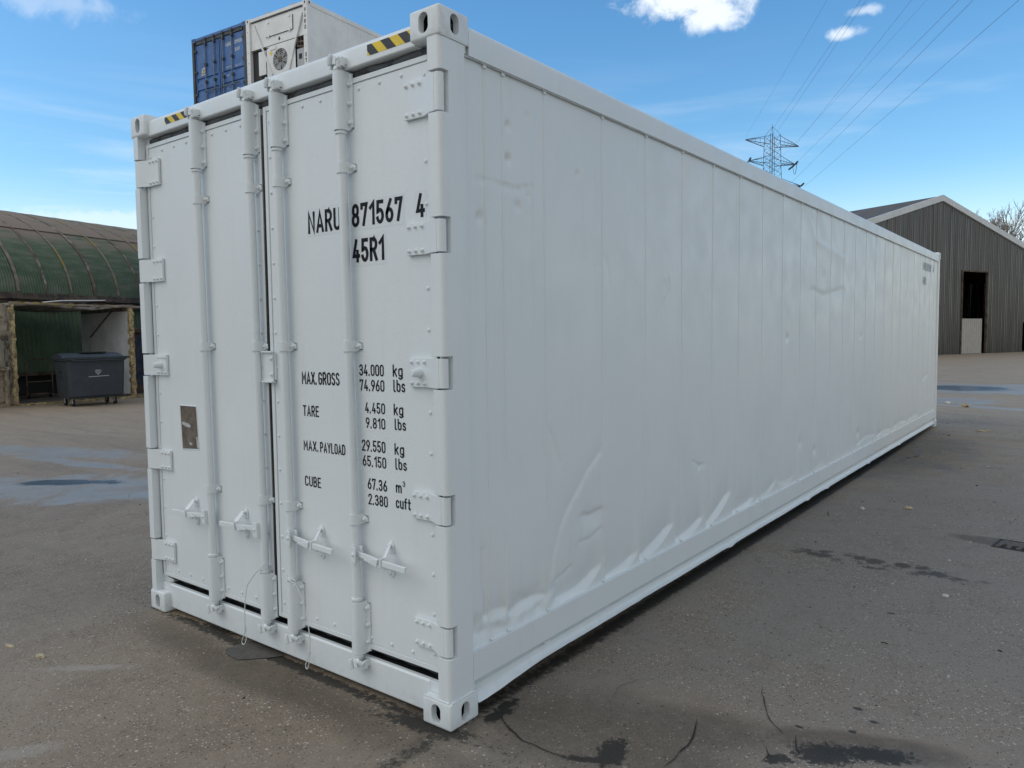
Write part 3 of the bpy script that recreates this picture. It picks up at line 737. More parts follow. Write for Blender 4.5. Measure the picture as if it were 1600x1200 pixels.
# ------------------------------------------------------------------ ground
def ground_mat():
    m_ = bpy.data.materials.new('worn_asphalt'); m_.use_nodes = True; q = N(m_.node_tree)
    b = q.n('ShaderNodeBsdfPrincipled'); o = q.n('ShaderNodeOutputMaterial'); q.l(b.outputs[0], o.inputs[0])
    P = q.obj()
    n_big = q.noise(P, .35, 5, .6, .4); n_mid = q.noise(P, 1.7, 6, .62, .3); n_fine = q.noise(P, 14, 6, .7); n_sand = q.noise(P, 140, 3, .6); n_rag = q.noise(P, 30, 8, .78, .5)
    def ell(cx, cy, rx, ry, ang=0, soft=.5, nz=None, amp=.9):
        off = q.v('SUBTRACT', P, (cx, cy, 0)); ca, sa = math.cos(R(ang)), math.sin(R(ang))
        a = q.m('DIVIDE', q.v('DOT_PRODUCT', off, (ca, sa, 0)), rx); c = q.m('DIVIDE', q.v('DOT_PRODUCT', off, (-sa, ca, 0)), ry)
        rr = q.m('SQRT', q.m('ADD', q.m('MULTIPLY', a, a), q.m('MULTIPLY', c, c)))
        rr = q.m('ADD', rr, q.m('MULTIPLY', q.m('SUBTRACT', nz if nz is not None else n_mid, .5), amp*2))
        return q.ramp(rr, 1+soft*.5, 1-soft*.5)
    def mx(*a):
        r = a[0]
        for x in a[1:]: r = q.m('MAXIMUM', r, x)
        return r
    base = q.mix(q.ramp(n_big, .3, .7), (0.202, 0.157, 0.112, 1), (0.299, 0.240, 0.176, 1))
    base = q.mix(q.m('MULTIPLY', q.ramp(n_mid, .42, .72), .55), base, (0.165, 0.127, 0.091, 1))
    base = q.mix(q.m('MULTIPLY', q.ramp(n_fine, .35, .75), .45), base, (0.333, 0.266, 0.193, 1))
    # the stretch along the side of the container is greyer, with bare aggregate
    grey = ell(4.3, 3.6, 2.1, 5.5, 0, .9)
    base = q.mix(q.m('MULTIPLY', grey, .85), base, (.232, .205, .180, 1))
    # far yard: paler by distance from the camera, painting grazing sky sheen
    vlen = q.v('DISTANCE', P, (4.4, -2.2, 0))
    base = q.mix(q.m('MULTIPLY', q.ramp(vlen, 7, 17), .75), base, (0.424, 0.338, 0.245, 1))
    sweep = q.m('MULTIPLY', q.ramp(q.noise(q.scale(P, (.22, 1.5, 1)), 1.3, 6, .7, .4), .45, .68), q.ramp(vlen, 5, 12))
    base = q.mix(q.m('MULTIPLY', sweep, .35), base, (.13, .112, .095, 1))
    smudge = q.ramp(q.noise(P, 5.5, 7, .72, .8), .48, .70)
    base = q.mix(q.m('MULTIPLY', smudge, .32), base, (0.112, 0.085, 0.062, 1))
    base = q.mix(q.m('MULTIPLY', q.ramp(q.noise(P, 55, 4, .75), .38, .66), .35), base, (0.157, 0.128, 0.099, 1))
    # aggregate
    def stones(scale, thr, gate):
        vo = q.n('ShaderNodeTexVoronoi'); q.l(P, vo.inputs['Vector']); vo.inputs['Scale'].default_value = scale
        sp = q.n('ShaderNodeSeparateColor'); q.l(vo.outputs['Color'], sp.inputs[0])
        return q.m('MULTIPLY', q.m('LESS_THAN', q.m('MULTIPLY', vo.outputs['Distance'], q.m('ADD', sp.outputs[1], .45)), thr), q.m('GREATER_THAN', sp.outputs[0], gate)), sp.outputs[2]
    s1, r1 = stones(110, .30, .80); s2, r2 = stones(48, .17, .91); s3, r3 = stones(200, .42, .70)
    wear = q.ramp(n_mid, .30, .62, .25, 1)
    base = q.mix(q.m('MULTIPLY', q.m('MULTIPLY', s3, .35), wear), base, (.38, .36, .33, 1))
    base = q.mix(q.m('MULTIPLY', q.m('MULTIPLY', s1, q.m('ADD', q.m('MULTIPLY', r1, .6), .2)), wear), base, (.55, .53, .50, 1))
    base = q.mix(q.m('MULTIPLY', q.m('MULTIPLY', q.m('MULTIPLY', s2, r2), wear), .75), base, (.62, .60, .56, 1))
    d1, rd = stones(120, .30, .86)
    base = q.mix(q.m('MULTIPLY', d1, .75), base, (.02, .018, .016, 1))
    # stains: oil, damp and mud; first strips paint contact shade along the container's foot
    oil_and_shade = mx(ell(1.2, .012, 1.15, .034, 0, .6, n_rag, 2.2), ell(2.405, 5.0, .060, 5.6, 0, .5, n_rag, 1.0), ell(2.30, -.02, .22, .05, 10, .6, n_rag, 2.0), ell(3.035, .265, .055, .105, 15, .2, n_rag, 1.68), ell(2.985, .17, .09, .022, 25, .4, n_rag, 1.47), ell(3.70, .74, .13, .075, 35, .35, n_rag, 1.89), ell(3.86, .85, .13, .06, 25, .4, n_rag, 1.89), ell(3.56, .60, .05, .035, 40, .3, n_rag, 1.89),
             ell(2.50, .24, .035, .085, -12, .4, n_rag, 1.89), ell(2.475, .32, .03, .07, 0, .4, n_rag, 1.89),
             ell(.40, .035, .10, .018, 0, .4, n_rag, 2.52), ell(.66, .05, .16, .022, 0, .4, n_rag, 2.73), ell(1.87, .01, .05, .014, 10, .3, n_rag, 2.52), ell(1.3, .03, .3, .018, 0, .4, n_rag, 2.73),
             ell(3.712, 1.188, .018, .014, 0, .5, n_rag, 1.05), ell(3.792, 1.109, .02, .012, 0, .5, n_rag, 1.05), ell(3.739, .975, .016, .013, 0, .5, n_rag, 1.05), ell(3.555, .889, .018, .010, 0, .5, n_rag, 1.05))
    damp = mx(ell(3.20, .62, .34, .18, 20, .8, n_mid, .5), ell(2.95, .35, .55, .30, 10, .9), ell(3.75, .86, .36, .10, 22, .6, n_mid, .5), ell(1.4, -.15, 1.2, .14, 0, .9), ell(2.2, 9, 1.0, 2, 0, .9),
              ell(3.98, 4.52, .36, .13, -6, .35, n_fine, .4), ell(2.3, .02, .25, .14, 0, .8))
    tan = mx(ell(2.95, .78, .42, .12, 12, .8, n_fine, .7), ell(3.33, .79, .25, .06, 5, .7, n_fine, .9), ell(3.35, 1.42, .14, .03, -8, .8, n_fine, .9), ell(3.9, 1.0, .4, .05, 20, .8, n_fine, .9))
    base = q.mix(q.m('MULTIPLY', tan, .35), base, (.25, .20, .15, 1))
    base = q.mix(q.m('MULTIPLY', q.m('MULTIPLY', damp, q.ramp(n_fine, .2, .6, .5, 1)), .62), base, (.062, .051, .039, 1))
    base = q.mix(q.m('MULTIPLY', oil_and_shade, .9), base, (.020, .019, .016, 1))
    # tyre tread printed in mud
    vo = q.n('ShaderNodeTexVoronoi'); q.l(q.scale(P, (8.2, 7.2, 1)), vo.inputs['Vector']); vo.inputs['Scale'].default_value = 1; vo.inputs['Randomness'].default_value = .75
    tread = q.m('MULTIPLY', q.ramp(q.m('ADD', vo.outputs['Distance'], q.m('MULTIPLY', q.m('SUBTRACT', n_rag, .5), 1.4)), .58, .42), ell(3.33, 3.44, .60, .15, -1, .25, n_fine, .5))
    base = q.mix(q.m('MULTIPLY', tread, .9), base, (.060, .052, .043, 1))
    # chalky scuffs
    sc = mx(ell(1.15, -1.13, .16, .05, 60, .8, n_fine, 1.3), ell(.55, -.62, .22, .03, 40, .9, n_fine, 1.3), ell(1.45, -1.2, .07, .03, 0, .9, n_fine, 1.4))
    base = q.mix(q.m('MULTIPLY', sc, .3), base, (.45, .43, .40, 1))
    # wet ground; the film's pale colour paints in reflected sky
    n_w = q.noise(q.scale(P, (1, 1.0, 1)), 1.1, 7, .68, .6)
    wet = mx(ell(-4.45, 1.25, 1.9, .62, 28, .7, n_w, 1.3), ell(-3.6, 1.45, .95, .30, 62, .6, n_w, 1.1), ell(-7.6, 2.3, 1.9, .35, 18, .6, n_w, 1.3), ell(-6.2, 2.1, 1.1, .14, 10, .6, n_w, 1.4),
             ell(1.9, 22.0, 2.6, 1.9, 0, .6, n_w, .9), ell(1.9, 17.6, .9, .9, -35, .6, n_w, 1.0), ell(3.0, 16.1, 1.6, .22, -16, .6, n_w, .8), ell(4.4, 24.0, 3.0, .7, 8, .6, n_w, 1.1), ell(5.5, 15.4, 1.6, .2, -12, .6, n_w, .8))
    deep = mx(ell(-4.75, 1.45, .55, .16, 35, .4, n_w, 1.2), ell(1.6, 22.0, 1.2, 1.0, 0, .3, n_w, .8))
    film = q.m('MULTIPLY', wet, q.ramp(n_w, .70, .36, .35, 1))
    base = q.mix(q.m('MULTIPLY', film, .72), base, (.33, .335, .325, 1)); base = q.mix(q.m('MULTIPLY', deep, .85), base, (.02, .022, .022, 1))
    q._in(b, 'Base Color', base)
    rough = q.m('SUBTRACT', q.ramp(n_mid, .3, .7, .62, .82), q.m('MULTIPLY', mx(q.m('MULTIPLY', film, .32), q.m('MULTIPLY', oil_and_shade, .12), q.m('MULTIPLY', deep, .68)), 1.0), clamp=True)
    q._in(b, 'Roughness', q.m('MAXIMUM', rough, .05)); b.inputs['Specular IOR Level'].default_value = .32
    q._in(b, 'Coat Weight', q.m('MAXIMUM', q.m('MULTIPLY', film, .28), deep)); b.inputs['Coat Roughness'].default_value = .30; b.inputs['Coat IOR'].default_value = 1.6
    h = q.m('ADD', q.m('MULTIPLY', n_sand, .0022), q.m('ADD', q.m('MULTIPLY', n_fine, .004), q.m('MULTIPLY', s1, .0012)))
    h = q.m('MULTIPLY', h, q.m('SUBTRACT', 1, q.m('MULTIPLY', film, .93)))
    h = q.m('ADD', h, q.m('MULTIPLY', n_mid, .012))
    rip = q.m('MULTIPLY', q.m('MULTIPLY', q.noise(q.scale(P, (4, 9, 1)), 1.2, 3, .5), .03), ell(1.2, 22.0, 1.5, 1.4, 0, .4, n_w, .6))
    h = q.m('ADD', h, rip)
    bp = q.n('ShaderNodeBump'); bp.inputs['Distance'].default_value = 1; bp.inputs['Strength'].default_value = 1
    q.l(h, bp.inputs['Height']); q.l(bp.outputs[0], b.inputs['Normal'])
    return m_
mb = MB()
xs = [-700, -200, -60, -30, -15, -8, -4, -2, 0, 2, 4, 6, 8, 15, 40, 120, 700]; ysg = [-700, -200, -60, -20, -8, -4, -2, 0, 2, 4, 8, 14, 20, 30, 60, 120, 300, 900]
vs = [(x, y, -.001) for x in xs for y in ysg]; n = len(ysg)
mb.add(vs, [(i*n+k, (i+1)*n+k, (i+1)*n+k+1, i*n+k+1) for i in range(len(xs)-1) for k in range(n-1)])
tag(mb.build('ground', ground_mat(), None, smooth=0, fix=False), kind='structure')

# cracks: meandering slivers of darkness, filled seams
CRACK = mat('crack_fill', (.018, .016, .014), .9)
SEALC = mat('pale_crack_filler', (.21, .20, .19), .8, var=.2, vscale=20)
def crack(pts, wd, m_, name='pavement_crack', seed=1, jit=.02):
    rnd = random.Random(seed); P2 = []
    for a, b in zip(pts[:-1], pts[1:]):
        a = Vector(a); b = Vector(b); n = max(2, int((b-a).length/.035))
        for i in range(n): P2.append(a+(b-a)*i/n+Vector((rnd.uniform(-jit, jit), rnd.uniform(-jit, jit))))
    P2.append(Vector(pts[-1])); vs = []
    for i, p in enumerate(P2):
        t = (P2[min(i+1, len(P2)-1)]-P2[max(0, i-1)]).normalized(); nn = Vector((-t.y, t.x)); ww = wd*(.35+.65*rnd.random())*(math.sin(math.pi*(i+.4)/(len(P2)-.2))**.5 if 0 < i < len(P2)-1 else .15)
        vs += [(p.x+nn.x*ww, p.y+nn.y*ww, .003), (p.x-nn.x*ww, p.y-nn.y*ww, .003)]
    mb = MB(); mb.add(vs, [(2*i, 2*i+1, 2*i+3, 2*i+2) for i in range(len(P2)-1)])
    tag(mb.build(name, m_, None, smooth=0, fix=False), kind='structure')
crack([(2.50, .25), (2.577, .182), (2.712, .126), (2.82, .124), (2.91, .132)], .006, CRACK, seed=2, jit=.005)
crack([(3.244, .29), (3.250, .41), (3.240, .55), (3.195, .70)], .0045, CRACK, seed=3, jit=.006)
crack([(2.82, .62), (2.80, .70), (2.79, .80), (2.84, .90)], .0014, CRACK, seed=5, jit=.007)
crack([(3.31, 1.15), (3.343, 1.072), (3.416, .907), (3.47, .837), (3.525, .785)], .0034, CRACK, seed=6, jit=.007)
crack([(3.57, .80), (3.60, .72), (3.62, .66)], .004, CRACK, seed=8, jit=.006)
crack([(3.50, .66), (3.53, .60), (3.52, .54)], .004, CRACK, seed=18, jit=.006)
crack([(2.455, 10.0), (2.62, 9.3), (2.72, 8.7), (2.62, 8.1), (2.66, 7.9)], .022, SEALC, 'filled_crack', seed=4, jit=.05)
# tar patch by the door sill
mb = MB(); pp = [(.93, -.081), (1.0, -.112), (1.1, -.116), (1.198, -.02), (1.25, .05), (1.19, .085), (.978, .087), (.939, .036)]
mb.add([(x, y, .003) for x, y in pp], [tuple(range(len(pp)))])
tag(mb.build('tar_patch', mat('tar', (.085, .076, .066), .6, var=.2, vscale=12, bump=.003, bscale=90), None, smooth=0, fix=False), kind='structure')

# ------------------------------------------------------------------ litter
CHIP = mat('chip_pale', (.42, .36, .24), .85, var=.3, vscale=60, bump=.002, bscale=120)
STONE = mat('pale_stone', (.50, .49, .46), .8, var=.2, vscale=50)
TWIG = mat('dark_twig', (.03, .025, .02), .8)
FOAM = mat('yellow_foam', (.46, .37, .19), .9, var=.35, vscale=18, bump=.012, bscale=25, col2=(.20, .15, .09), c2lo=.44, c2hi=.6, c2scale=7)
def lump(name, x, y, sx, sy, sz, rz, m_, label, cat, group, seed=0):
    bm = bmesh.new(); bmesh.ops.create_icosphere(bm, subdivisions=2, radius=1)
    for v in bm.verts:
        k = 1+.35*noise.noise(v.co*1.7+Vector((seed*3.1, 0, 0))); v.co = Vector((v.co.x*sx*k, v.co.y*sy*k, max(-.4, v.co.z)*sz*k+sz*.38))
    me = bpy.data.meshes.new(name); bm.to_mesh(me); bm.free(); me.materials.append(m_)
    o = bpy.data.objects.new(name, me); COL.objects.link(o); o.location = (x, y, 0); o.rotation_euler.z = rz
    return tag(o, label, cat, group)
g_ = 'bits of litter on the asphalt'
lump('wood_chip', -.045, -.737, .045, .011, .008, .2, CHIP, 'pale splinter of bark lying at the left edge of the foreground asphalt', 'wood chip', g_, 1)
lump('wood_chip', .233, -.693, .035, .013, .011, .35, CHIP, 'short pale wood chip on the asphalt, right of the bark splinter', 'wood chip', g_, 2)
lump('stone', 3.804, 2.961, .022, .017, .012, .4, STONE, 'small white stone nearest the tyre print right of the container', 'stone', g_, 3)
lump('stone', 2.858, 5.087, .022, .024, .018, .4, STONE, 'white pebble near the container rail, left of a twig', 'stone', g_, 4)
lump('wood_chip', 3.194, 5.35, .035, .03, .018, .4, CHIP, 'curled yellowish scrap on the asphalt midway down the container', 'scrap', g_, 5)
lump('foam_chunk', 2.415, 16.05, .07, .065, .06, .4, FOAM, 'lump of yellow foam beside the thin stream of water', 'foam', g_, 6)
lump('foam_chunk', 2.02, 16.66, .07, .06, .04, .4, STONE, 'small white scrap left of the yellow foam lump', 'scrap', g_, 7)
lump('wood_chip', 3.137, 11.8, .10, .05, .02, .1, CHIP, 'pale flat scrap on the asphalt off the far corner of the container', 'scrap', g_, 8)
def stick(x, y, ln, rz, label):
    mb = MB(); c, s = math.cos(rz), math.sin(rz)
    mb.tube([(x-c*ln/2, y-s*ln/2, .006), (x, y+.01*ln, .009), (x+c*ln/2, y+s*ln/2, .006)], [.0025, .0035, .002], 6)
    tag(mb.build('twig', TWIG, None), label, 'twig', 'dark twigs on the asphalt')
stick(2.66, 4.72, .16, 1.9, 'thin dark twig lying near the container beside a white pebble')
stick(3.60, 2.45, .04, .4, 'short dark twig in the right foreground below the tyre print')
stick(3.66, 1.98, .035, .1, 'tiny dark twig right of the hairline crack in the foreground')
# unnumbered grit: one object
mb = MB(); rnd = random.Random(11)
for k in range(3200):
    x = rnd.uniform(-6, 6.5); y = rnd.uniform(-2.0, 14) if rnd.random() < .7 else rnd.uniform(-2, 3)
    if 0 < x < 2.5 and 0 < y < 12.3: continue
    s = rnd.uniform(.0014, .0040)*(1+max(0, y)*.14)*(2.2 if rnd.random() < .04 else 1); a = rnd.random()*6.28; el = rnd.uniform(1, 2.4); mb.cur = rnd.choice((0, 1, 1, 2))
    ca, sa = math.cos(a), math.sin(a)
    mb.add([(x+s*el*ca, y+s*el*sa, -.0005), (x-s*sa, y+s*ca, -.0005), (x-s*el*ca, y-s*el*sa, -.0005), (x+s*sa, y-s*ca, -.0005), (x, y, s*.7)], [(0, 1, 4), (1, 2, 4), (2, 3, 4), (3, 0, 4)])
tag(mb.build('grit', [mat('grit_stone', (.30, .28, .25), .85, var=.4, vscale=9), mat('grit_dark', (.03, .027, .023), .9), mat('grit_pale', (.46, .44, .40), .8)], None, smooth=0), kind='stuff', cat='grit', label='scattered pale and dark grit over the asphalt')

# drain
dr = empty('storm_drain', (4.13, 4.47, 0), R(-8)); tag(dr, 'dark iron drain grate set in a wet patch at the right edge', 'drain')
IRON = mat('cast_iron', (.035, .034, .034), .6, metal=.3, var=.3, vscale=30)
mb = MB()
for a, b in (((-.20, -.13, 0), (.20, -.115, .006)), ((-.20, .115, 0), (.20, .13, .008)), ((-.20, -.1149, 0), (-.185, .1149, .006)), ((.185, -.1149, 0), (.20, .1149, .006))): mb.box(a, b)
mb.build('frame', IRON, dr, bevel=.002)
mb = MB()
mb.box((-.18, -.11, .0005), (.18, .11, .0012)); mb.build('pit', mat('pit_black', (.004, .004, .004), .9), dr)
mb = MB(); GR = mat('muddy_iron', (.10, .085, .07), .8, var=.4, vscale=30)
mb.box((-.18, -.02, .002), (.18, .11, .006))
for i in range(6): mb.box((-.18+.066*i, -.11, .002), (-.148+.066*i, -.0205, .006))
mb.box((-.1475, -.062, .0022), (.18, -.052, .0058)); mb.build('grate', GR, dr)

# ------------------------------------------------------------------ the stack behind
SO = Vector((-12.015, 10.662, 0)); STH = .0865; H4 = 2.607
def sub_empty(): pass
SWHITE = mat('older_white_paint', (.78, .78, .77), .5, var=.08, vscale=1.5, col2=(.42, .38, .32), c2lo=.62, c2hi=.82, c2scale=3, bump=.001, bscale=40)
SGREY = mat('unit_grey', (.40, .41, .42), .5, var=.1)
ALU = mat('aluminium', (.5, .5, .5), .4, metal=.6)
BLUE = mat('faded_blue_paint', (.045, .135, .36), .5, var=.18, vscale=2, col2=(.10, .055, .035), c2lo=.63, c2hi=.72, c2scale=7, bump=.001, bscale=30)
BLUED = mat('dirty_blue_gasket', (.055, .06, .065), .7, var=.4, vscale=6, col2=(.11, .06, .04), c2lo=.55, c2hi=.7, c2scale=9)
RODB = mat('weathered_rod', (.17, .21, .27), .5, metal=.3, col2=(.13, .07, .05), c2lo=.5, c2hi=.65, c2scale=12)
SINK = mat('stack_lettering', (.02, .02, .022), .6)
SWT = mat('stack_white_lettering', (.55, .58, .62), .6, col2=(.10, .17, .30), c2lo=.5, c2hi=.62, c2scale=25)
RUSTP = mat('rusty_pipes', (.12, .08, .055), .6, var=.5, vscale=9)
def part(mb, name, m_, parent, **k): return mb.build(name, m_, parent, **k)
def make_reefer(L=6.1, H=H4):
    r = empty('refrigerated_container'); W = W_
    mb = MB(); mb.box((.02, .12, .18), (W-.02, L-.05, H-.04)); 
    for k in range(1, int(L/.5)): mb.box((W-.0215, k*.5-.006, .2), (W-.016, k*.5+.006, H-.13)); mb.box((.016, k*.5-.006, .2), (.0215, k*.5+.006, H-.13))
    part(mb, 'body', SWHITE, r)
    for x in (0, W-.15):
        for y in (0, L-.15): mb = MB(); mb.box((x, y, .12), (x+.15, y+.15, H-.12)); part(mb, 'corner_post', SWHITE, r, bevel=.01)
    for x in (0, W-.162):
        for z in (0, H-.118):
            for y in (0, L-.178):
                mb = MB(); mb.box((x, y, z), (x+.162, y+.178, z+.118)); mb.cur = 1
                if y == 0: mb.prism([(x+.081+.025*math.cos(R(a)), z+.059+.038*math.sin(R(a))) for a in range(0, 360, 30)], lambda u, v, w2: (u, w2, v), (-.001, .0))
                fx = x+.162 if x > 0 else x
                mb.prism([(y+.089+.025*math.cos(R(a)), z+.059+.038*math.sin(R(a))) for a in range(0, 360, 30)], lambda u, v, w2: (w2, u, v), (fx-.001, fx+.001))
                part(mb, 'corner_casting', [SWHITE, DARK], r)
    mb = MB()
    for x0, x1 in ((W-.05, W-.004), (.004, .05)): mb.box((x0, .178, H-.13), (x1, L-.178, H-.012)); mb.box((x0, .15, .03), (x1, L-.15, .19))
    mb.box((.162, .01, H-.10), (W-.162, .12, H-.015)); mb.box((.162, .01, .02), (W-.162, .12, .16)); part(mb, 'rail', SWHITE, r, bevel=.006)
    # machinery end
    mb = MB(); mb.box((.15, .05, 1.74), (W-.15, .115, H-.10))
    for k in range(9): z = 1.8+.08*k
    part(mb, 'upper_panel', SWHITE, r, bevel=.006)
    mb = MB(); mb.box((.78, .036, 1.99), (1.84, .0495, 2.37)); 
    for x in (.86, 1.70): mb.box((x, .02, 1.955), (x+.06, .036, 2.06)); mb.box((x, .02, 2.33), (x+.06, .036, 2.39))
    part(mb, 'access_hatch', SWHITE, r, bevel=.004)
    mb = MB()
    for (a, b, c, d) in ((.78, 1.98, 1.84, 1.988), (1.842, 1.98, 1.85, 2.37), (.16, 1.728, W-.16, 1.739), (.20, H-.128, W-.2, H-.118)): mb.box((a, .030, b), (c, .049, d))
    part(mb, 'panel_gap', DARK, r)
    mb = MB(); mb.box((.15, .10, .16), (W-.15, .119, 1.73)); part(mb, 'machinery_recess', DARK, r)
    mb = MB(); mb.box((.44, .045, 1.02), (.74, .098, 1.66)); part(mb, 'electrical_box', SWHITE, r, bevel=.01)
    # condenser housing with round fan grille
    mb = MB(); cx, cz, rr = 1.33, 1.30, .29; n = 32
    ring = [(cx+rr*math.cos(2*math.pi*k/n), cz+rr*math.sin(2*math.pi*k/n)) for k in range(n)]
    x0, x1, z0, z1 = .80, 1.93, .80, 1.70; rect = []
    for u, v in ring:
        dx, dz = u-cx, v-cz; k = min(((x1-cx) if dx > 0 else (cx-x0))/max(abs(dx), 1e-6), ((z1-cz) if dz > 0 else (cz-z0))/max(abs(dz), 1e-6)); rect.append((cx+dx*k, cz+dz*k))
    vs = [(u, .03, v) for u, v in ring]+[(u, .03, v) for u, v in rect]+[(u, .098, v) for u, v in ring]
    mb.add(vs, [(k, (k+1) % n, n+(k+1) % n, n+k) for k in range(n)]+[(k, (k+1) % n, 2*n+(k+1) % n, 2*n+k) for k in range(n)])
    mb.box((x0, .031, z1), (x1, .098, z1+.02)); mb.box((.95, .014, 1.60), (1.18, .03, 1.70)); part(mb, 'condenser_housing', SWHITE, r, smooth=30)
    mb = MB()
    for k in range(16): a = 2*math.pi*k/16; mb.tube([(cx+.07*math.cos(a), .028, cz+.07*math.sin(a)), (cx+rr*math.cos(a), .034, cz+rr*math.sin(a))], .006, 5)
    for q_ in (.11, .16, .21, .26): mb.tube([(cx+q_*math.cos(R(a)), .030, cz+q_*math.sin(R(a))) for a in range(0, 361, 20)], .005, 5)
    g = part(mb, 'fan_grille', ALU, r); mb = MB(); mb.box((cx-.06, .016, cz-.06), (cx+.06, .034, cz+.06)); part(mb, 'hub', RUSTP, g)
    mb = MB()
    for k in range(6): a = 2*math.pi*k/6; mb.add([(cx+.05*math.cos(a-.3), .07, cz+.05*math.sin(a-.3)), (cx+.27*math.cos(a-.28), .055, cz+.27*math.sin(a-.28)), (cx+.27*math.cos(a+.28), .085, cz+.27*math.sin(a+.28)), (cx+.05*math.cos(a+.3), .085, cz+.05*math.sin(a+.3))], [(0, 1, 2, 3)])
    part(mb, 'fan_blades', SGREY, r)
    mb = MB(); mb.tube([(2.0, .07, 1.70), (2.0, .06, 1.5), (2.25, .06, 1.46)], .03, 8); mb.tube([(1.97, .08, 1.62), (2.28, .07, 1.58)], .035, 8); mb.tube([(2.1, .08, 1.72), (2.1, .07, 1.2)], .02, 8); part(mb, 'pipework', RUSTP, r)
    mb = MB(); mb.box((2.0, .02, .95), (2.27, .098, 1.42)); cb = part(mb, 'control_box', SGREY, r, bevel=.01); mb = MB(); mb.box((2.08, .012, 1.15), (2.19, .0195, 1.28)); part(mb, 'display', DARK, cb)
    for a, b in (((.30, .020, 2.42), (1.02, .018, .95)), ((2.24, .020, 2.34), (1.68, .018, .95))):
        mb = MB(); mb.tube([a, b], .028, 4); part(mb, 'brace', SWHITE, r, smooth=0)
    mb = MB()
    for k in range(12): mb.dome((.28, .0498, 1.78+.06*k), (0, -1, 0), .008, .004, 6); 
    for x in (.07, W-.07):
        for k in range(8): mb.dome((x, -.0002, .3+.28*k), (0, -1, 0), .012, .005, 6)
    part(mb, 'bolts', DARK, r)
    mb = MB(); mb.prism([(1.30+.04*math.cos(a)*(1-.5*max(0, math.sin(a))), 1.86+.05*math.sin(a)) for a in [2*math.pi*k/16 for k in range(16)]], lambda u, v, w2: (u, w2, v), (.0475, .0495)); mb.prism([(1.30+.02*math.cos(a), 1.845+.02*math.sin(a)) for a in [2*math.pi*k/12 for k in range(12)]], lambda u, v, w2: (u, w2, v), (.0455, .0474)); part(mb, 'drop_emblem', SINK, r)
    mb = MB(); mb.prism([(.98+.06*math.cos(a), 1.52+.05*math.sin(a)) for a in [2*math.pi*k/12 for k in range(12)]], lambda u, v, w2: (u, w2, v), (.027, .0295)); part(mb, 'warning_label', YEL, r)
    E3 = lambda u, v, e: (u, -.001-e, v); z = H-.26
    for word, zz in (('NARU', H-.30), ('3736', H-1.45)):
        mb = MB()
        for k, ch in enumerate(word): gw = .055 if ch != '1' else .03; lettering(mb, ch, E3, W-.105, W-.045, zz-.15*k, .105, th=.2)
        part(mb, 'lettering', SINK, r, smooth=0, fix=False)
    for x in (.75, 1.75): mb = MB(); mb.box((x, .05, H-.015), (x+.16, .22, H+.045)); part(mb, 'roof_fitting', SGREY, r, bevel=.01)
    return r
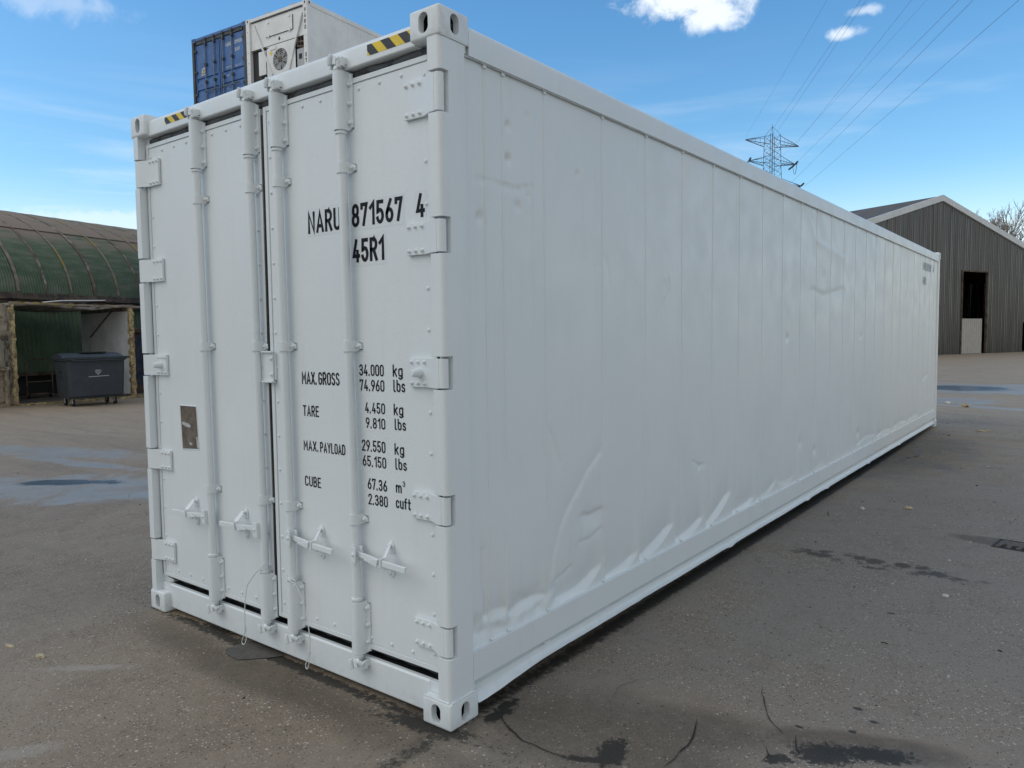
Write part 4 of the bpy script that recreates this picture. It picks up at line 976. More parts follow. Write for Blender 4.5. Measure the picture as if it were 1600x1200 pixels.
def make_blue(L=6.06, H=H4):
    r = empty('shipping_container'); W = W_; z1 = H-.13
    n = int((L-.3)/.139); prof = []
    for k in range(n): y = .15+k*.139; prof += [(y, 0), (y+.035, 0), (y+.070, .036), (y+.105, .036)]
    prof.append((L-.15, 0))
    for sd_ in (0, 1):
        vs = []
        for y, d in prof: x = (.006+d) if sd_ == 0 else (W-.006-d); vs += [(x, y, .16), (x, y, z1)]
        mb = MB(); mb.add(vs, [(2*i, 2*i+1, 2*i+3, 2*i+2) for i in range(len(prof)-1)]); part(mb, 'side_panel', BLUE, r, smooth=0)
    mb = MB(); mb.box((.05, .1, H-.05), (W-.05, L-.02, H-.03)); part(mb, 'roof', BLUE, r)
    mb = MB(); mb.box((.05, L-.05, .1), (W-.05, L-.02, H-.06)); mb.box((.05, .1, .12), (W-.05, L-.05, .16)); part(mb, 'end_panel', BLUE, r)
    for x in (0, W-.10):
        for y in (0.004, L-.15): mb = MB(); mb.box((x, y, .118), (x+.10, y+.12, H-.118)); part(mb, 'corner_post', BLUED if y < .1 else BLUE, r, bevel=.008)
    for x in (0, W-.162):
        for z in (0, H-.118):
            for y in (0, L-.178):
                mb = MB(); mb.box((x, y, z), (x+.162, y+.178, z+.118)); mb.cur = 1
                if y == 0: mb.prism([(x+.081+.025*math.cos(R(a)), z+.059+.038*math.sin(R(a))) for a in range(0, 360, 30)], lambda u, v, w2: (u, w2, v), (-.001, .0))
                part(mb, 'corner_casting', [BLUE, DARK], r, bevel=.01)
    mb = MB(); mb.box((.162, .01, H-.09), (W-.162, .12, H-.01)); mb.box((.004, .178, H-.08), (.06, L-.178, H-.015)); mb.box((W-.06, .178, H-.08), (W-.004, L-.178, H-.015)); mb.box((.004, .178, .02), (.06, L-.178, .159)); mb.box((W-.06, .178, .02), (W-.004, L-.178, .159)); part(mb, 'rail', BLUE, r, bevel=.006)
    mb = MB(); mb.box((.162, .02, .02), (W-.162, .12, .15)); part(mb, 'door_sill', BLUE, r, bevel=.006)
    mb = MB(); mb.box((.165, .025, H-.19), (W-.165, .10, H-.091)); part(mb, 'header_gasket', BLUED, r)
    for x0, x1 in ((.105, 1.20), (1.235, W-.105)):
        mb = MB(); mb.box((x0, .075, .155), (x1, .10, z1-.07)); 
        fl = [(.155, .35), (.45, .68), (.78, 1.01), (1.11, 1.34), (1.44, z1-.07)]
        for a, b in fl: mb.box((x0+.06, .045, a), (x1-.06, .0749, b))
        mb.box((x0, .040, .155), (x0+.05, .0745, z1-.07)); mb.box((x1-.05, .040, .155), (x1, .0745, z1-.07))
        d = part(mb, 'door', BLUE, r, bevel=.012)
        mb = MB(); mb.box((x0-.01, .060, .155), (x0-.001, .09, z1-.07)); mb.box((x1+.001, .060, .155), (x1+.010, .09, z1-.07)); part(mb, 'door_gasket', BLUED, d)
        for bx in ((.60, 1.0) if x0 < 1 else (1.40, 1.80)):
            mb = MB(); mb.tube([(bx, .012, .12), (bx, .012, H-.13)], .017, 10); part(mb, 'locking_bar', RODB, d)
            for z in (.2, .62, 1.25, 1.75, z1-.15): mb = MB(); mb.box((bx-.035, -.012, z), (bx+.05, .044, z+.075)); part(mb, 'bar_bracket', BLUED, d, bevel=.008)
            mb = MB(); mb.box((bx-.045, -.015, H-.14), (bx+.05, .03, H-.06)); part(mb, 'cam', BLUED, d, bevel=.012)
            mb = MB(); mb.box((bx-.02, -.02, .98), (bx+.36, -.006, 1.01)); part(mb, 'handle', BLUED, d, bevel=.004)
        for z in (.3, .95, 1.6, 2.2):
            hx = x0-.02 if x0 < 1 else x1-.08; mb = MB(); mb.box((hx, .005, z), (hx+.10, .0395, z+.07)); part(mb, 'hinge', BLUED, d, bevel=.005)
    D = lambda u, v, e: (u, .0438-e, v)
    for word, a, b, z, h in (('NARU', 1.50, 1.74, 2.10, .11), ('379731', 1.90, 2.20, 2.10, .11), ('22G1', 1.90, 2.12, 1.90, .10), ('MAX.', 1.50, 1.62, 1.50, .05), ('GR.', 1.64, 1.74, 1.50, .05), ('TARE', 1.50, 1.62, 1.27, .05), ('NET', 1.50, 1.60, .92, .05), ('30.480', 1.90, 2.17, 1.48, .05)):
        mb = MB(); lettering(mb, word, D, a, b, z if z > 1.4 else z+.0, h, th=.2); part(mb, 'lettering', SWT, r, smooth=0, fix=False)
    mb = MB(); mb.prism([(.36, 1.50), (.58, 1.50), (.59, 1.68), (.50, 1.72), (.41, 1.70)], lambda u, v, w2: (u, w2, v), (.037, .0435)); mb.cur = 1; mb.prism([(.39, 1.53), (.56, 1.53), (.56, 1.585), (.39, 1.585)], lambda u, v, w2: (u, w2, v), (.0355, .0368)); mb.prism([(.48+.05*math.cos(R(a)), 1.64+.04*math.sin(R(a))) for a in range(0, 360, 30)], lambda u, v, w2: (u, w2, v), (.0355, .0368))
    part(mb, 'placard', [mat('placard', (.55, .54, .50), .5), mat('placard_print', (.30, .22, .15), .6)], r, smooth=0)
    return r
ux = Vector((math.cos(STH), math.sin(STH), 0))
def place(o, k, lev): o.location = SO + ux*(k*W_*1.006) + Vector((0, 0, lev*H4)); o.rotation_euler.z = STH
LW = {3: 'white refrigerated container at the top of the tall stack behind, with a round fan', 2: 'second white refrigerated container from the top of the stack, hidden behind the big one', 1: 'second white refrigerated container from the ground in the stack, hidden behind the big one', 0: 'white refrigerated container on the ground at the foot of the stack behind'}
LB = {3: 'faded blue container with rusty locking bars, top of the stack beside a white one', 2: 'second blue container from the top of the stack, hidden behind the white one in front', 1: 'second blue container from the ground in the stack, hidden from view', 0: 'blue container on the ground at the foot of the stack behind'}
rf = make_reefer(); bl = make_blue()
for lev in (3, 2, 1, 0):
    a = rf if lev == 3 else copy_tree(rf); b = bl if lev == 3 else copy_tree(bl)
    place(a, -1, lev); place(b, -2, lev)
    tag(a, LW[lev], 'container', 'containers in the tall stack'); tag(b, LB[lev], 'container', 'containers in the tall stack')

# ------------------------------------------------------------------ corrugated half-round shed on the left
def shed_mat():
    m_ = bpy.data.materials.new('rusting_green_sheet'); m_.use_nodes = True; q = N(m_.node_tree)
    b = q.n('ShaderNodeBsdfPrincipled'); o = q.n('ShaderNodeOutputMaterial'); q.l(b.outputs[0], o.inputs[0]); P = q.obj()
    sep = q.n('ShaderNodeSeparateXYZ'); q.l(P, sep.inputs[0])
    n1 = q.noise(q.scale(P, (.5, 1.6, .5)), 1.2, 6, .65); n2 = q.noise(q.scale(P, (1, 9, .8)), 1.6, 5, .6)
    c = q.mix(q.ramp(n2, .3, .7), (.062, .105, .060, 1), (.115, .160, .105, 1))
    rust = q.m('MULTIPLY', q.ramp(q.m('ADD', sep.outputs[2], q.m('MULTIPLY', q.m('SUBTRACT', n1, .5), 1.6)), 4.35, 4.9), q.ramp(n1, .72, .46))
    c = q.mix(q.m('MULTIPLY', rust, .85), c, (.25, .188, .155, 1))
    st = q.ramp(n2, .50, .70); c = q.mix(q.m('MULTIPLY', st, .6), c, (.20, .17, .145, 1))
    q._in(b, 'Base Color', c); b.inputs['Roughness'].default_value = .7
    return m_
SHED = shed_mat()
WALLG = mat('brightened_wall_sheet', (.105, .165, .10), .7, var=.2, vscale=1.2, col2=(.10, .085, .065), c2lo=.55, c2hi=.7, c2scale=2)  # shed green lightened in colour, standing in for light under the lip
RUST = mat('rusty_batten', (.17, .125, .095), .8, var=.3, vscale=5, col2=(.34, .31, .28), c2lo=.5, c2hi=.66, c2scale=2.5)
LICHEN = mat('lichen_batten', (.24, .20, .16), .8, var=.3, vscale=6, col2=(.34, .24, .05), c2lo=.5, c2hi=.62, c2scale=1.3)
BROWN = mat('rusty_edge', (.115, .085, .062), .85, var=.4, vscale=4, col2=(.05, .04, .033), c2lo=.45, c2hi=.6, c2scale=3)
az = R(-13.5); hd = Vector((math.sin(az), math.cos(az), 0)); hn = Vector((-math.cos(az), math.sin(az), 0))   # along, and away from the yard
h0 = Vector((CAM.x, CAM.y, 0)) + hn*21.5
hut = empty('corrugated_shed', tuple(h0+hd*8), math.atan2(hd.y, hd.x))     # local +x along, +y away from the yard
tag(hut, 'long half-round shed of green corrugated sheet with a rust brown crown', 'shed')
# local: x along (hd), y = away (hn): rotation about z of hd; hn is +90deg from hd
LIP = 2.86; WW, HH = 5.5, 3.12
def arcp(t): a = R(8+82*t)if t < 1 else R(90); return (WW*(1-math.cos(a)), LIP+HH*math.sin(a))
def roofp(a): return (WW*(1-math.cos(a)), LIP+HH*math.sin(a))
step = .02; x0, x1 = -16, 46
def corr_sheet(a0, a1, na, off):
    nx = int((x1-x0)/step); vs = []
    for i in range(nx+1):
        x = x0+i*step; d = off+.012*math.cos(2*math.pi*x/.08)
        for j in range(na+1):
            a = a0+(a1-a0)*j/na; y, z = roofp(a); nv = Vector((-HH*math.cos(a), WW*math.sin(a))).normalized()
            vs.append((x, y+nv.x*d, z+nv.y*d))
    n = na+1; mb = MB(); mb.add(vs, [(i*n+k, (i+1)*n+k, (i+1)*n+k+1, i*n+k+1) for i in range(nx) for k in range(na)])
    return mb
corr_sheet(R(2), R(44), 9, .0).build('lower_roof_sheet', SHED, hut, smooth=60, fix=False)
corr_sheet(R(43), R(92), 8, .026).build('upper_roof_sheet', SHED, hut, smooth=60, fix=False)
# far half, plain
mb = MB(); vs = []
for x in (x0, x1):
    for j in range(13): a = R(90+88*j/12); y, z = roofp(a); vs.append((x, y, z))
mb.add(vs, [(k, 13+k, 14+k, k+1) for k in range(12)]); mb.build('back_roof_sheet', SHED, hut, smooth=60)
# wall under the lip, leaning out slightly
mb = MB(); vs = []; nx = int((x1-x0)/step)
for i in range(nx+1):
    x = x0+i*step; d = .028*math.cos(2*math.pi*x/.14); vs += [(x, .28+d, LIP+.02), (x, .05+d, .62)]
mb.add(vs, [(2*i, 2*i+2, 2*i+3, 2*i+1) for i in range(nx)]); mb.build('wall', WALLG, hut, smooth=60, fix=False)
mb = MB(); mb.box((x0, .5, 0), (x1, .7, .63)); mb.build('shade_band', DARK, hut)  # dark band added for the black shade below the rail
mb = MB(); mb.box((x0, -.02, .60), (x1, .03, .70)); mb.build('rail', BROWN, hut)
mb = MB(); vs = []; nx = 600
for i in range(nx+1):
    x = x0+i*(x1-x0)/nx; d = .02*noise.noise((x*2, 0, 0)); vs += [(x, -.05, LIP+.12+d), (x, -.10, LIP-.06+d), (x, .0, LIP-.10+.03*noise.noise((x*5, 1, 0))), (x, .04, LIP-.28+.05*noise.noise((x*6, 2, 0)))]
mb.add(vs, [(4*i+k, 4*i+4+k, 4*i+5+k, 4*i+1+k) for i in range(nx) for k in range(3)]); mb.build('eave', BROWN, hut, smooth=0, fix=False)
rnd = random.Random(5); x = x0+.3; k = 0
while x < x1-.2:
    mb = MB(); pts = []
    for j in range(18): a = R(3+87*j/17); y, z = roofp(a); nv = Vector((-HH*math.cos(a), WW*math.sin(a))).normalized(); pts.append((x+.012*noise.noise((x, j*.7, 0)), y+nv.x*.045, z+nv.y*.045))
    for p, p2 in zip(pts[:-1], pts[1:]): pass
    wd_ = .030 if k % 3 else .045; vs = []
    for p in pts: vs += [(p[0]-wd_, p[1]+.02, p[2]-.01), (p[0]-wd_, p[1], p[2]), (p[0]+wd_, p[1], p[2]), (p[0]+wd_, p[1]+.02, p[2]-.01)]
    mb.add(vs, [(4*i+c, 4*i+4+c, 4*i+5+c, 4*i+1+c) for i in range(17) for c in range(3)])
    mb.build('batten', LICHEN if k % 2 else RUST, hut, smooth=0)
    x += .80+rnd.uniform(-.03, .03); k += 1
for xe in (x0, x1):
    mb = MB(); poly = [(.05, 0), (.28, LIP)]+[roofp(R(a)) for a in range(8, 176, 8)]+[(10.7, LIP), (10.9, 0)]
    mb.prism(poly, lambda u, v, w2: (w2, u, v), (xe-.02, xe+.02)); mb.build('gable_end', SHED, hut, smooth=0)

# ------------------------------------------------------------------ cut-open insulated box used as a bin shelter
sh = empty('bin_shelter', (-16.65, 5.13, 0), 0); tag(sh, 'cut off section of an insulated container with ragged yellow foam edges, open to the yard', 'shelter')
GRIME = mat('grimy_panel', (.30, .28, .25), .7, var=.25, vscale=3, col2=(.09, .075, .055), c2lo=.45, c2hi=.62, c2scale=4, bump=.004, bscale=12)
INNER = mat('white_liner', (.82, .84, .86), .5, var=.12, vscale=2, col2=(.25, .24, .22), c2lo=.6, c2hi=.8, c2scale=3)
def ragged(mb, a, b, w1, w2, seed):
    """ragged foam strip from a to b, thickness directions w1,w2"""
    a, b, w1, w2 = map(Vector, (a, b, w1, w2)); n = max(4, int((b-a).length/.10)); vs = []
    for i in range(n+1):
        p = a+(b-a)*i/n
        j1 = .9*noise.noise((i*.9, seed, 0)); j2 = .9*noise.noise((i*.9, seed+5, 3)); j3 = .5*noise.noise((i*.8, seed+9, 3))
        vs += [p-w1*(1+j1)-w2*.5, p+w1*(1+j2)-w2*.5, p+w1*(1+j2)*.8+w2*(.6+j3), p-w1*(1+j1)*.8+w2*(.6-j3)]
    mb.add(vs, [(4*i+k, 4*i+(k+1) % 4, 4*i+4+(k+1) % 4, 4*i+4+k) for i in range(n) for k in range(4)]+[(0, 1, 2, 3), tuple(4*n+k for k in range(4))])
YW, ZH = 2.80, 2.55
mb = MB(); mb.box((-2.7, -.10, .03), (0, .0, ZH)); mb.build('left_wall', GRIME, sh)
mb = MB(); mb.box((-2.95, YW, .02), (0, YW+.09, ZH-.05)); mb.build('right_wall', GRIME, sh)
mb = MB(); mb.box((-2.95, YW-.012, .10), (-.02, YW-.001, ZH-.16)); mb.build('white_liner', INNER, sh)
mb = MB(); vs = []
for i in range(15):
    y = -.12+(YW+.25)*i/14
    for j in range(7):
        x = .02-3.0*j/6; z = ZH-.02+.05*math.sin(i*.55)+.03*noise.noise((i*.7, j*.6, 1)); vs.append((x, y, z))
mb.add(vs, [(i*7+k, (i+1)*7+k, (i+1)*7+k+1, i*7+k+1) for i in range(14) for k in range(6)])
r_o = mb.build('roof', GRIME, sh, smooth=60); so_ = r_o.modifiers.new('t', 'SOLIDIFY'); so_.thickness = .07
mb = MB(); mb.box((-1.1, 1.15, ZH+.035), (.08, 2.25, ZH+.055), Matrix.Rotation(R(2), 4, 'X')); mb.build('roof_sheet', INNER, sh)
mb = MB(); mb.box((-2.9, 0, .0), (0, YW, .05)); mb.build('floor', mat('dirty_floor', (.10, .09, .08), .8, var=.4, vscale=3), sh)
mb = MB()
ragged(mb, (.0, -.05, .0), (.0, -.05, ZH+.02), (0, .055, 0), (.07, 0, 0), 1); f_l = mb.build('foam_edge', FOAM, sh, smooth=0)
mb = MB(); ragged(mb, (.0, YW+.05, .0), (.0, YW+.05, ZH-.02), (0, .075, 0), (.07, 0, 0), 7); mb.build('foam_edge', FOAM, sh, smooth=0)
mb = MB(); ragged(mb, (.02, -.1, ZH-.0), (.02, YW+.35, ZH-.04), (0, 0, .03), (.05, 0, 0), 12); mb.build('foam_edge', LICHEN, sh, smooth=0)
mb = MB(); ragged(mb, (.05, -.05, .02), (.05, YW+.45, .02), (0, 0, .025), (.10, 0, 0), 17); mb.build('foam_edge', FOAM, sh, smooth=0)
mb = MB(); mb.tube([(-.9, YW-.04, ZH-.12), (-2.3, YW-.04, ZH-.85)], .02, 6); mb.build('strut', BROWN, sh)
# what leans against its outer left wall
WOODC = mat('weathered_board', (.30, .25, .19), .85, var=.3, vscale=5, col2=(.12, .09, .06), c2lo=.5, c2hi=.65, c2scale=7)
fr = empty('wall_frame', (-16.55, 4.55, 0)); tag(fr, 'grey wooden board frame with a fat pale duct, left of the open shelter', 'board frame')
mb = MB(); mb.box((-.1, -.75, 1.72), (0, .38, 2.52)); mb.box((-.06, -.6, 1.78), (.03, -.52, 2.48)); mb.box((-.06, .10, 1.78), (.03, .16, 2.48)); mb.build('upper_board', WOODC, fr, bevel=.01)
mb = MB(); mb.box((-.1, -.75, .0), (0, .36, .90)); mb.box((-.04, -.1, .05), (.05, -.04, .85)); mb.box((-.04, .25, .05), (.05, .31, .85)); mb.build('lower_board', WOODC, fr, bevel=.01)
mb = MB(); mb.box((-.1, -.8, .90), (.16, .33, .98)); mb.build('shelf', WOODC, fr, bevel=.01)
mb = MB(); mb.tube([(-.02, -.1, .98), (-.02, -.1, 1.05), (-.02, -.1, 1.62), (-.02, -.1, 1.72)], [.36, .38, .36, .26], 20); mb.build('duct', mat('stained_duct', (.38, .34, .25), .7, var=.3, vscale=3, col2=(.30, .20, .06), c2lo=.5, c2hi=.66, c2scale=3), fr)
mb = MB(); mb.box((-.12, -.5, 1.62), (.2, .33, 1.75)); mb.build('bracket', BROWN, fr, bevel=.01)
# trolley frame in the gloom
tr = empty('trolley', (-18.2, 6.2, .05), R(12)); tag(tr, 'rusty tube trolley standing in the gloom inside the shelter', 'trolley')
mb = MB(); mb.tube([(0, -.35, .05), (0, -.35, 1.0), (0, -.1, 1.08), (0, .35, 1.0), (0, .35, .05)], .018, 8); mb.tube([(0, -.35, .45), (0, .35, .45)], .015, 8); mb.tube([(0, -.35, .1), (0, .35, .1)], .015, 8); mb.build('frame', BROWN, tr)
mb = MB(); mb.box((-.3, -.34, .10), (-.02, .34, .125)); mb.build('platform', BROWN, tr)
mb = MB()
for y in (-.3, .3): mb.tube([(-.02, y-.02, .07), (-.02, y+.02, .07)], .07, 12)
mb.build('wheels', RUBBER, tr)
# dark tank beside the shelter
tk = empty('steel_skip', (-18.6, 9.3, 0), R(4)); tag(tk, 'dark blue rusty steel skip in the gap right of the shelter', 'skip')
NAVY = mat('dark_blue_steel', (.03, .045, .08), .6, var=.4, vscale=3, col2=(.10, .06, .035), c2lo=.5, c2hi=.62, c2scale=3)
mb = MB(); mb.box((-1.0, -.9, .0), (.4, 1.6, 1.80)); 
for k in range(5): mb.box((.4, -.85+.55*k, .05), (.46, -.77+.55*k, 1.7))
mb.build('body', NAVY, tk, bevel=.02)
mb = MB(); mb.box((-1.05, -.98, 1.80), (.55, 1.7, 1.95)); mb.build('rim', BROWN, tk, bevel=.02)

# ------------------------------------------------------------------ wheeled bin
BIN = mat('slate_plastic', (.034, .043, .055), .5, var=.15, vscale=3, bump=.001, bscale=60)
BIND = mat('slate_lid', (.026, .034, .040), .45, var=.2, vscale=3)
SLV = mat('silver_print', (.42, .45, .48), .5)
bn = empty('wheeled_bin', (-15.32, 6.27, 0), R(-4)); tag(bn, 'slate blue four wheeled rubbish bin with closed lid in front of the shelter', 'rubbish bin')
def loft(mb, secs):
    vs = []; 
    for (z, x0_, x1_, y0_, y1_, c) in secs: vs += [(x0_+c, y0_, z), (x1_-c, y0_, z), (x1_, y0_+c, z), (x1_, y1_-c, z), (x1_-c, y1_, z), (x0_+c, y1_, z), (x0_, y1_-c, z), (x0_, y0_+c, z)]
    n = 8; m_ = len(secs); mb.add(vs, [(i*n+k, i*n+(k+1) % n, (i+1)*n+(k+1) % n, (i+1)*n+k) for i in range(m_-1) for k in range(n)]+[tuple(range(n-1, -1, -1)), tuple((m_-1)*n+k for k in range(n))])
mb = MB(); loft(mb, [(.20, -.38, .40, -.60, .60, .06), (.26, -.41, .45, -.625, .625, .05), (1.10, -.46, .50, -.655, .655, .05), (1.12, -.50, .54, -.69, .69, .05), (1.17, -.50, .54, -.69, .69, .05)])
bb = mb.build('body', BIN, bn, smooth=30)
mb = MB()
for y in (-.63, .63): mb.tube([(0, y, .86), (0, y*1.13, .86)], .028, 12)
mb.box((.40, -.52, .62), (.448, -.50, 1.0)); mb.box((.40, .50, .62), (.448, .52, 1.0))
mb.box((-.2, .605, .66), (.2, .70, .76)); mb.build('lifting_lug', BIND, bn, bevel=.01)
mb = MB(); secs = []
for i in range(9):
    t = i/8; x = -.52+1.10*t; z = 1.17+.13*math.sin(math.pi*min(1, t*1.15+.05))**.7 if t < .97 else 1.19; secs.append((x, z))
vs = []
for x, z in secs: vs += [(x, -.71, 1.165), (x, -.70, z-.02), (x, -.62, z), (x, .62, z), (x, .70, z-.02), (x, .71, 1.165)]
mb.add(vs, [(6*i+k, 6*i+6+k, 6*i+7+k, 6*i+1+k) for i in range(8) for k in range(5)]+[(0, 1, 2, 3, 4, 5), tuple(48+k for k in range(6))])
ld = mb.build('lid', BIND, bn, smooth=35)
mb = MB(); mb.box((.50, -.72, 1.15), (.60, .72, 1.205)); mb.box((-.1, -.25, 1.30), (.15, .35, 1.325)); mb.tube([(.60, -.60, 1.14), (.66, -.55, 1.12), (.66, .55, 1.12), (.60, .60, 1.14)], .014, 8); mb.build('lid_handle', BIND, ld, bevel=.008)
for x in (-.26, .26):
    for y in (-.48, .48):
        mb = MB(); mb.tube([(x-.03, y-.022, .082), (x-.03, y+.022, .082)], .082, 18); wh = mb.build('wheel', RUBBER, bn)
        mb = MB(); mb.box((x-.05, y-.035, .07), (x+.03, y-.026, .22)); mb.box((x-.05, y+.026, .07), (x+.03, y+.035, .22)); mb.tube([(x-.03, y-.03, .082), (x-.03, y+.03, .082)], .018, 8); mb.build('fork', SGREY, wh)
# entwined heart emblem and line of print on the front
BF = lambda u, v, e: (.45+(v-.26)*.0595+.004+e, u, v)
mb = MB()
for k in (1, .72, .42):
    pts = [(.066*k*(16*math.sin(a)**3)/16, .83+.066*k*(13*math.cos(a)-5*math.cos(2*a)-2*math.cos(3*a)-math.cos(4*a))/15) for a in [2*math.pi*i/32 for i in range(33)]]
    mb.tube([BF(u+.02, v, .001) for u, v in pts], .005, 5, caps=False)
mb.build('emblem', SLV, bn)
mb = MB(); mb.add([BF(-.20, .710, .001), BF(.27, .725, .001), BF(.27, .741, .001), BF(-.20, .726, .001)], [(0, 1, 2, 3)]); mb.build('print_line', SLV, bn, smooth=0)

# ------------------------------------------------------------------ steel hall on the right
ha = R(24); gd = Vector((math.sin(ha), math.cos(ha), 0)); A0 = Vector((-3.39, 53.3, 0))
hall = empty('steel_hall', tuple(A0), math.atan2(gd.y, gd.x)); tag(hall, 'big grey steel hall with ribbed gable wall and white roof edge', 'hall')
# local x along the gable, local +y into the building (to the left)
STEEL = bpy.data.materials.new('ribbed_steel'); STEEL.use_nodes = True; q = N(STEEL.node_tree)
b = q.n('ShaderNodeBsdfPrincipled'); o = q.n('ShaderNodeOutputMaterial'); q.l(b.outputs[0], o.inputs[0]); P = q.obj()
nn = q.noise(q.scale(P, (5, 5, .12)), 1.0, 4, .6)
q._in(b, 'Base Color', q.mix(q.ramp(nn, .3, .7), (.095, .092, .089, 1), (.118, .115, .111, 1))); b.inputs['Metallic'].default_value = 1.0
bp = q.n('ShaderNodeBump'); bp.inputs['Distance'].default_value = .09; q.l(q.noise(q.scale(P, (3.2, 3.2, .07)), 1.0, 3, .55), bp.inputs['Height']); q.l(bp.outputs[0], b.inputs['Normal'])
q._in(b, 'Roughness', q.ramp(nn, .3, .7, .18, .30))
HWd, AP, SL = 17.0, 10.2, .275
def zt(x): return AP-.28-abs(x)*SL
ops = [(2.45, 5.25, 5.45), (9.8, 14.0, 2.1)]
mb = MB(); xs_ = []; x = -HWd
while x < HWd: xs_ += [(x, 0), (x+.06, 0), (x+.10, -.045), (x+.14, -.045)]; x += .20
for a, b2, zz in ops:
    xs_ = [p for p in xs_ if not (abs(p[0]-a) < .02 or abs(p[0]-b2) < .02)] + [(a, 0), (a+.001, 0), (b2-.001, 0), (b2, 0)]
xs_.sort()
def zb(x):
    for a, b2, zz in ops:
        if a+.0005 <= x <= b2-.0005: return zz
    return 0
for (xa, da), (xb, db) in zip(xs_[:-1], xs_[1:]):
    za = zb((xa+xb)/2); mb.add([(xa, da, za), (xb, db, za), (xb, db, zt(xb)), (xa, da, zt(xa))], [(0, 1, 2, 3)])
gw = mb.build('gable_wall', STEEL, hall, smooth=0, fix=False)
FASC = mat('white_fascia', (.62, .64, .65), .45, var=.06)
for s in (1, -1):
    mb = MB(); pts = [(0, AP-.36), (s*(HWd+.3), AP-.36-(HWd+.3)*SL), (s*(HWd+.3), AP+.02-(HWd+.3)*SL), (0, AP+.02)]
    mb.prism(pts, lambda u, v, w2: (u, w2, v), (-.16, .0) if s == 1 else (-.161, .001)); mb.build('roof_edge', FASC, hall)
    mb = MB(); pts = [(0, AP-.10), (s*(HWd+.2), AP-.10-(HWd+.2)*SL), (s*(HWd+.2), AP-.02-(HWd+.2)*SL), (0, AP-.02)]
    mb.prism(pts, lambda u, v, w2: (u, w2, v), (.002, 46)); mb.build('roof', mat('roof_sheet', (.105, .09, .08), .75, var=.2, vscale=1), hall, smooth=0)
for s in (1, -1):
    mb = MB(); mb.box((s*HWd-.1, .05, 0), (s*HWd+.1, 46, AP-HWd*SL-.1)); mb.build('side_wall', STEEL, hall)
mb = MB(); mb.box((-HWd, 45.8, 0), (HWd, 46, 5.4)); mb.box((-9, 45.8, 5.4), (9, 46, 7.8)); mb.build('back_wall', STEEL, hall)
mb = MB(); mb.box((-HWd+.2, .1, .005), (HWd-.2, 45.7, .02)); mb.build('floor', DARK, hall)
mb = MB()
for y in (3, 8): mb.box((1.5, y, 0), (1.8, y+.3, 6)); mb.box((6, y, 0), (6.3, y+.3, 6))
for z in (2.0, 3.6): mb.box((1.8, 6, z), (6, 6.15, z+.15))
mb.build('inner_frame', DARK, hall)
for a, b2, zz in ops[:1]:
    mb = MB(); mb.box((a-.09, -.10, 0), (a, .04, zz+.09)); mb.box((b2, -.10, 0), (b2+.09, .04, zz+.09)); mb.box((a, -.10, zz), (b2, .04, zz+.09)); mb.build('door_frame', BROWN, hall)
mb = MB(); x = 2.40
while x < 4.75: mb.add([(x, -.05, .02), (x+.09, -.05, .02), (x+.12, -.09, .02), (x+.20, -.09, .02), (x+.235, -.05, .02)]+[(x, -.05, 2.35), (x+.09, -.05, 2.35), (x+.12, -.09, 2.35), (x+.20, -.09, 2.35), (x+.235, -.05, 2.35)], [(k, k+1, 6+k, 5+k) for k in range(4)]); x += .235
mb.build('sliding_panel', mat('pale_ribbed_sheet', (.42, .40, .37), .5, var=.08), hall, smooth=0, fix=False)
mb = MB(); mb.tube([(5.0, 3.0, 1.2), (5.0, 3.0, 2.6)], .35, 10); mb.build('inner_tank', mat('dim_tank', (.2, .19, .17), .6), hall)

# ------------------------------------------------------------------ bare trees
BARK = mat('bare_bark', (.27, .24, .21), .85, var=.25, vscale=3)
def bare_tree(x, y, h, seed, label, levels=7):
    rnd = random.Random(seed); t = empty('bare_tree', (x, y, 0)); tag(t, label, 'tree', 'bare winter trees beyond the hall')
    tk_ = MB(); tw = MB(); tot = [0]
    def grow(p, d, ln, r, lv):
        n = 3; pts = [p]; rr = [r]; q_ = p; dd = d
        for i in range(n):
            dd = (dd+Vector((rnd.uniform(-.16, .16), rnd.uniform(-.16, .16), .05))).normalized(); q_ = q_+dd*ln/n; pts.append(q_); rr.append(r*(1-.32*(i+1)/n))
        (tk_ if lv <= 1 else tw).tube(pts, [x_*(1+.3*max(0, lv-2)) for x_ in rr], 7 if lv <= 1 else (4 if lv < 4 else 3), caps=False)
        if lv >= levels: return
        for k in range(3 if lv < 4 else rnd.choice((2, 3))):
            a = rnd.uniform(0, 6.28); sp = rnd.uniform(.35, .75) if k else rnd.uniform(.05, .25)
            o_ = dd.orthogonal().normalized(); o_ = (Matrix.Rotation(a, 3, dd) @ o_); nd = (dd*math.cos(sp)+o_*math.sin(sp)+Vector((0, 0, .12))).normalized()
            grow(q_ if k == 0 else pts[rnd.choice((2, 3))], nd, ln*rnd.uniform(.62, .82), r*.60, lv+1)
    grow(Vector((0, 0, 0)), Vector((0, 0, 1)), h*.30, h*.018, 0)
    tk_.build('trunk', BARK, t); tw.build('crown', BARK, t, fix=False)
    return t
bare_tree(-4.4, 118.7, 19, 3, 'twiggy bare tree against white cloud, beyond the right end of the hall roof')
bare_tree(-1.9, 121, 15, 9, 'bare tree at the very right edge of the sky, beyond the hall')
bare_tree(-7.8, 117, 15, 14, 'bare tree whose twig tips barely clear the hall roof near its peak', 6)
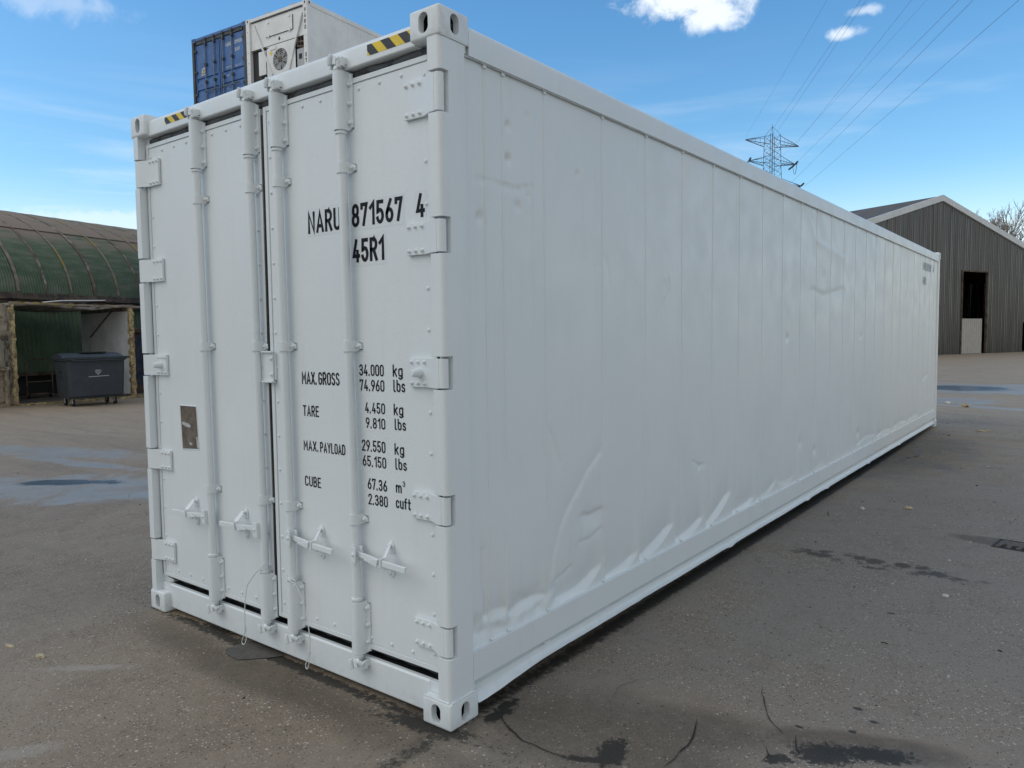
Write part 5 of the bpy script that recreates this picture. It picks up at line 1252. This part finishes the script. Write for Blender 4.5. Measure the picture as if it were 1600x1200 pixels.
# ------------------------------------------------------------------ pylon and its wires
PB = Vector((-47.0, 150.8, 0)); pa = R(40); pdv = Vector((math.sin(pa), math.cos(pa), 0)); pnv = Vector((-pdv.y, pdv.x, 0))
PST = mat('galvanised_lattice', (.10, .115, .14), .6, metal=.2)
py = empty('lattice_pylon', tuple(PB)); tag(py, 'distant steel lattice pylon rising over the roof rail of the container', 'pylon')
def PT(s, n_, z): return pdv*s+pnv*n_+Vector((0, 0, z))
def bar(mb, a, b_, r=.06): mb.tube([a, b_], r*.62, 4, caps=False)
mb = MB()
def hw(z): return 3.2+(1.25-3.2)*min(1, z/33) if z < 33 else 1.25-(z-33)*.022
lv = [0, 6, 12, 17, 22, 26, 30, 33, 35.4, 37.8, 40.6]
for z0, z1 in zip(lv[:-1], lv[1:]):
    for sx, sy in ((1, 1), (1, -1), (-1, -1), (-1, 1)): bar(mb, PT(sx*hw(z0), sy*hw(z0), z0), PT(sx*hw(z1), sy*hw(z1), z1), .10)
    m2 = 2 if z0 >= 26 else 1
    for j in range(m2):
        a = z0+(z1-z0)*j/m2; c = z0+(z1-z0)*(j+1)/m2
        for s in (1, -1):
            bar(mb, PT(-hw(a), s*hw(a), a), PT(hw(c), s*hw(c), c), .045); bar(mb, PT(hw(a), s*hw(a), a), PT(-hw(c), s*hw(c), c), .045)
            bar(mb, PT(s*hw(a), -hw(a), a), PT(s*hw(c), hw(c), c), .045); bar(mb, PT(s*hw(a), hw(a), a), PT(s*hw(c), -hw(c), c), .045)
for s in (1, -1): bar(mb, PT(s*hw(40.6), hw(40.6), 40.6), PT(0, 0, 42.4), .05); bar(mb, PT(s*hw(40.6), -hw(40.6), 40.6), PT(0, 0, 42.4), .05)
bar(mb, PT(0, 0, 40), PT(0, 0, 42.9), .05); bar(mb, PT(0, 0, 33), PT(0, 0, 41), .16)
mb.build('tower', PST, py, smooth=0)
def arm(z, reach, rise, zend):
    for s in (1, -1):
        mb = MB(); e = PT(s*reach, 0, zend[0 if s < 0 else 1]); h_ = hw(z)
        for n_ in (-h_, h_):
            bar(mb, PT(s*h_, n_, z), e, .12); bar(mb, PT(s*h_, n_, z+rise), e, .07); bar(mb, PT(s*h_, n_, z+rise), e+Vector((0, 0, .1)), .05)
        for t in (.2, .4, .6, .8):
            a = PT(s*h_, -h_, z).lerp(e, t); c = PT(s*h_, h_, z).lerp(e, t); bar(mb, a, c, .05); u = PT(s*h_, -h_, z+rise).lerp(e, t); bar(mb, a, u, .04)
            bar(mb, c, PT(s*h_, -h_, z).lerp(e, min(1, t+.2)), .04)
        mb.build('crossarm', PST, py, smooth=0)
arm(38.6, 5.9, 1.7, (39.5, 38.7)); arm(34.9, 5.1, 1.5, (35.4, 35.1)); arm(30.4, 6.5, 1.5, (30.9, 30.9))
INS = mat('insulator', (.05, .055, .07), .4)
for s, z in ((-5.1, 35.4), (5.1, 35.1), (6.5, 30.9), (-6.5, 30.9)):
    for sg in (1, -1):
        d_ = Vector((math.sin(R(154)), math.cos(R(154)), -.02)) if sg > 0 else Vector((-math.sin(R(140)), -math.cos(R(140)), -.10))
        p0 = PT(s, 0, z); mb = MB(); mb.tube([p0+d_*(.3+.2*k) for k in range(14)], [.20 if k % 2 else .09 for k in range(14)], 6); mb.build('insulator', INS, py)
mb = MB(); mb.tube([PT(5.1, 0, 35.1)+Vector((math.sin(R(154))*t, math.cos(R(154))*t, -1.9*math.sin(math.pi*(t+2.6)/5.2))) for t in [-2.6+.4*k for k in range(14)]], .05, 4); mb.build('jumper', INS, py)
WIREM = mat('overhead_wire', (.16, .20, .26), .6)
WR = [((-50.8, 146.3, 40.1), (-27.9, 99.4, 35.7), (-16.7, 76.3, 33.6), 'faint leftmost overhead wire, from the left tip of the upper crossarm', .022),
      ((-46.9, 150.9, 42.1), (-27.1, 110.3, 39.1), (-16.3, 88.1, 37.5), 'overhead wire from the pylon peak, left one of a close pair', .035),
      ((-46.4, 151.6, 41.4), (-26.7, 111.3, 39.0), (-16.0, 89.2, 37.7), 'overhead wire from just below the pylon peak, right one of a close pair', .035),
      ((-43.5, 155.0, 39.4), (-22.7, 112.2, 37.6), (-11.6, 89.6, 36.7), 'overhead wire from the right tip of the upper crossarm', .032),
      ((-45.8, 152.3, 36.3), (-19.2, 97.7, 32.1), (-7.6, 73.9, 30.3), 'very faint overhead wire between the two darker middle ones', .018),
      ((-43.3, 155.2, 35.8), (-17.4, 102.2, 32.7), (-5.8, 78.3, 31.4), 'overhead wire from the right tip of the lower crossarm', .035),
      ((-44.2, 154.2, 31.6), (-15.2, 94.7, 29.2), (-3.5, 70.8, 28.2), 'overhead wire second from the right, leaving low behind the container roof', .035),
      ((-42.3, 156.4, 30.9), (-12.2, 94.6, 28.3), (-.5, 70.6, 27.3), 'rightmost overhead wire, from the lowest insulator over the roof rail', .035)]
for a, m_, e, lab, rad in WR:
    a, m_, e = Vector(a), Vector(m_), Vector(e); L1 = (e-a).to_2d().length; tm = (m_-a).to_2d().length/L1
    # parabola through the three heights, run on past the camera
    za, zm, ze = a.z, m_.z, e.z; c2 = ((zm-za)-(ze-za)*tm)/(tm*tm-tm); c1 = (ze-za)-c2; c2 = max(c2, .4)
    pts = [Vector((a.x+(e.x-a.x)*t, a.y+(e.y-a.y)*t, za+c1*t+c2*t*t)) for t in [i*.04 for i in range(70)]]
    mb = MB(); mb.tube(pts, rad*.48, 4, caps=False)
    tag(mb.build('power_line', WIREM, None, fix=False), lab, 'wire', 'wires strung from the pylon')
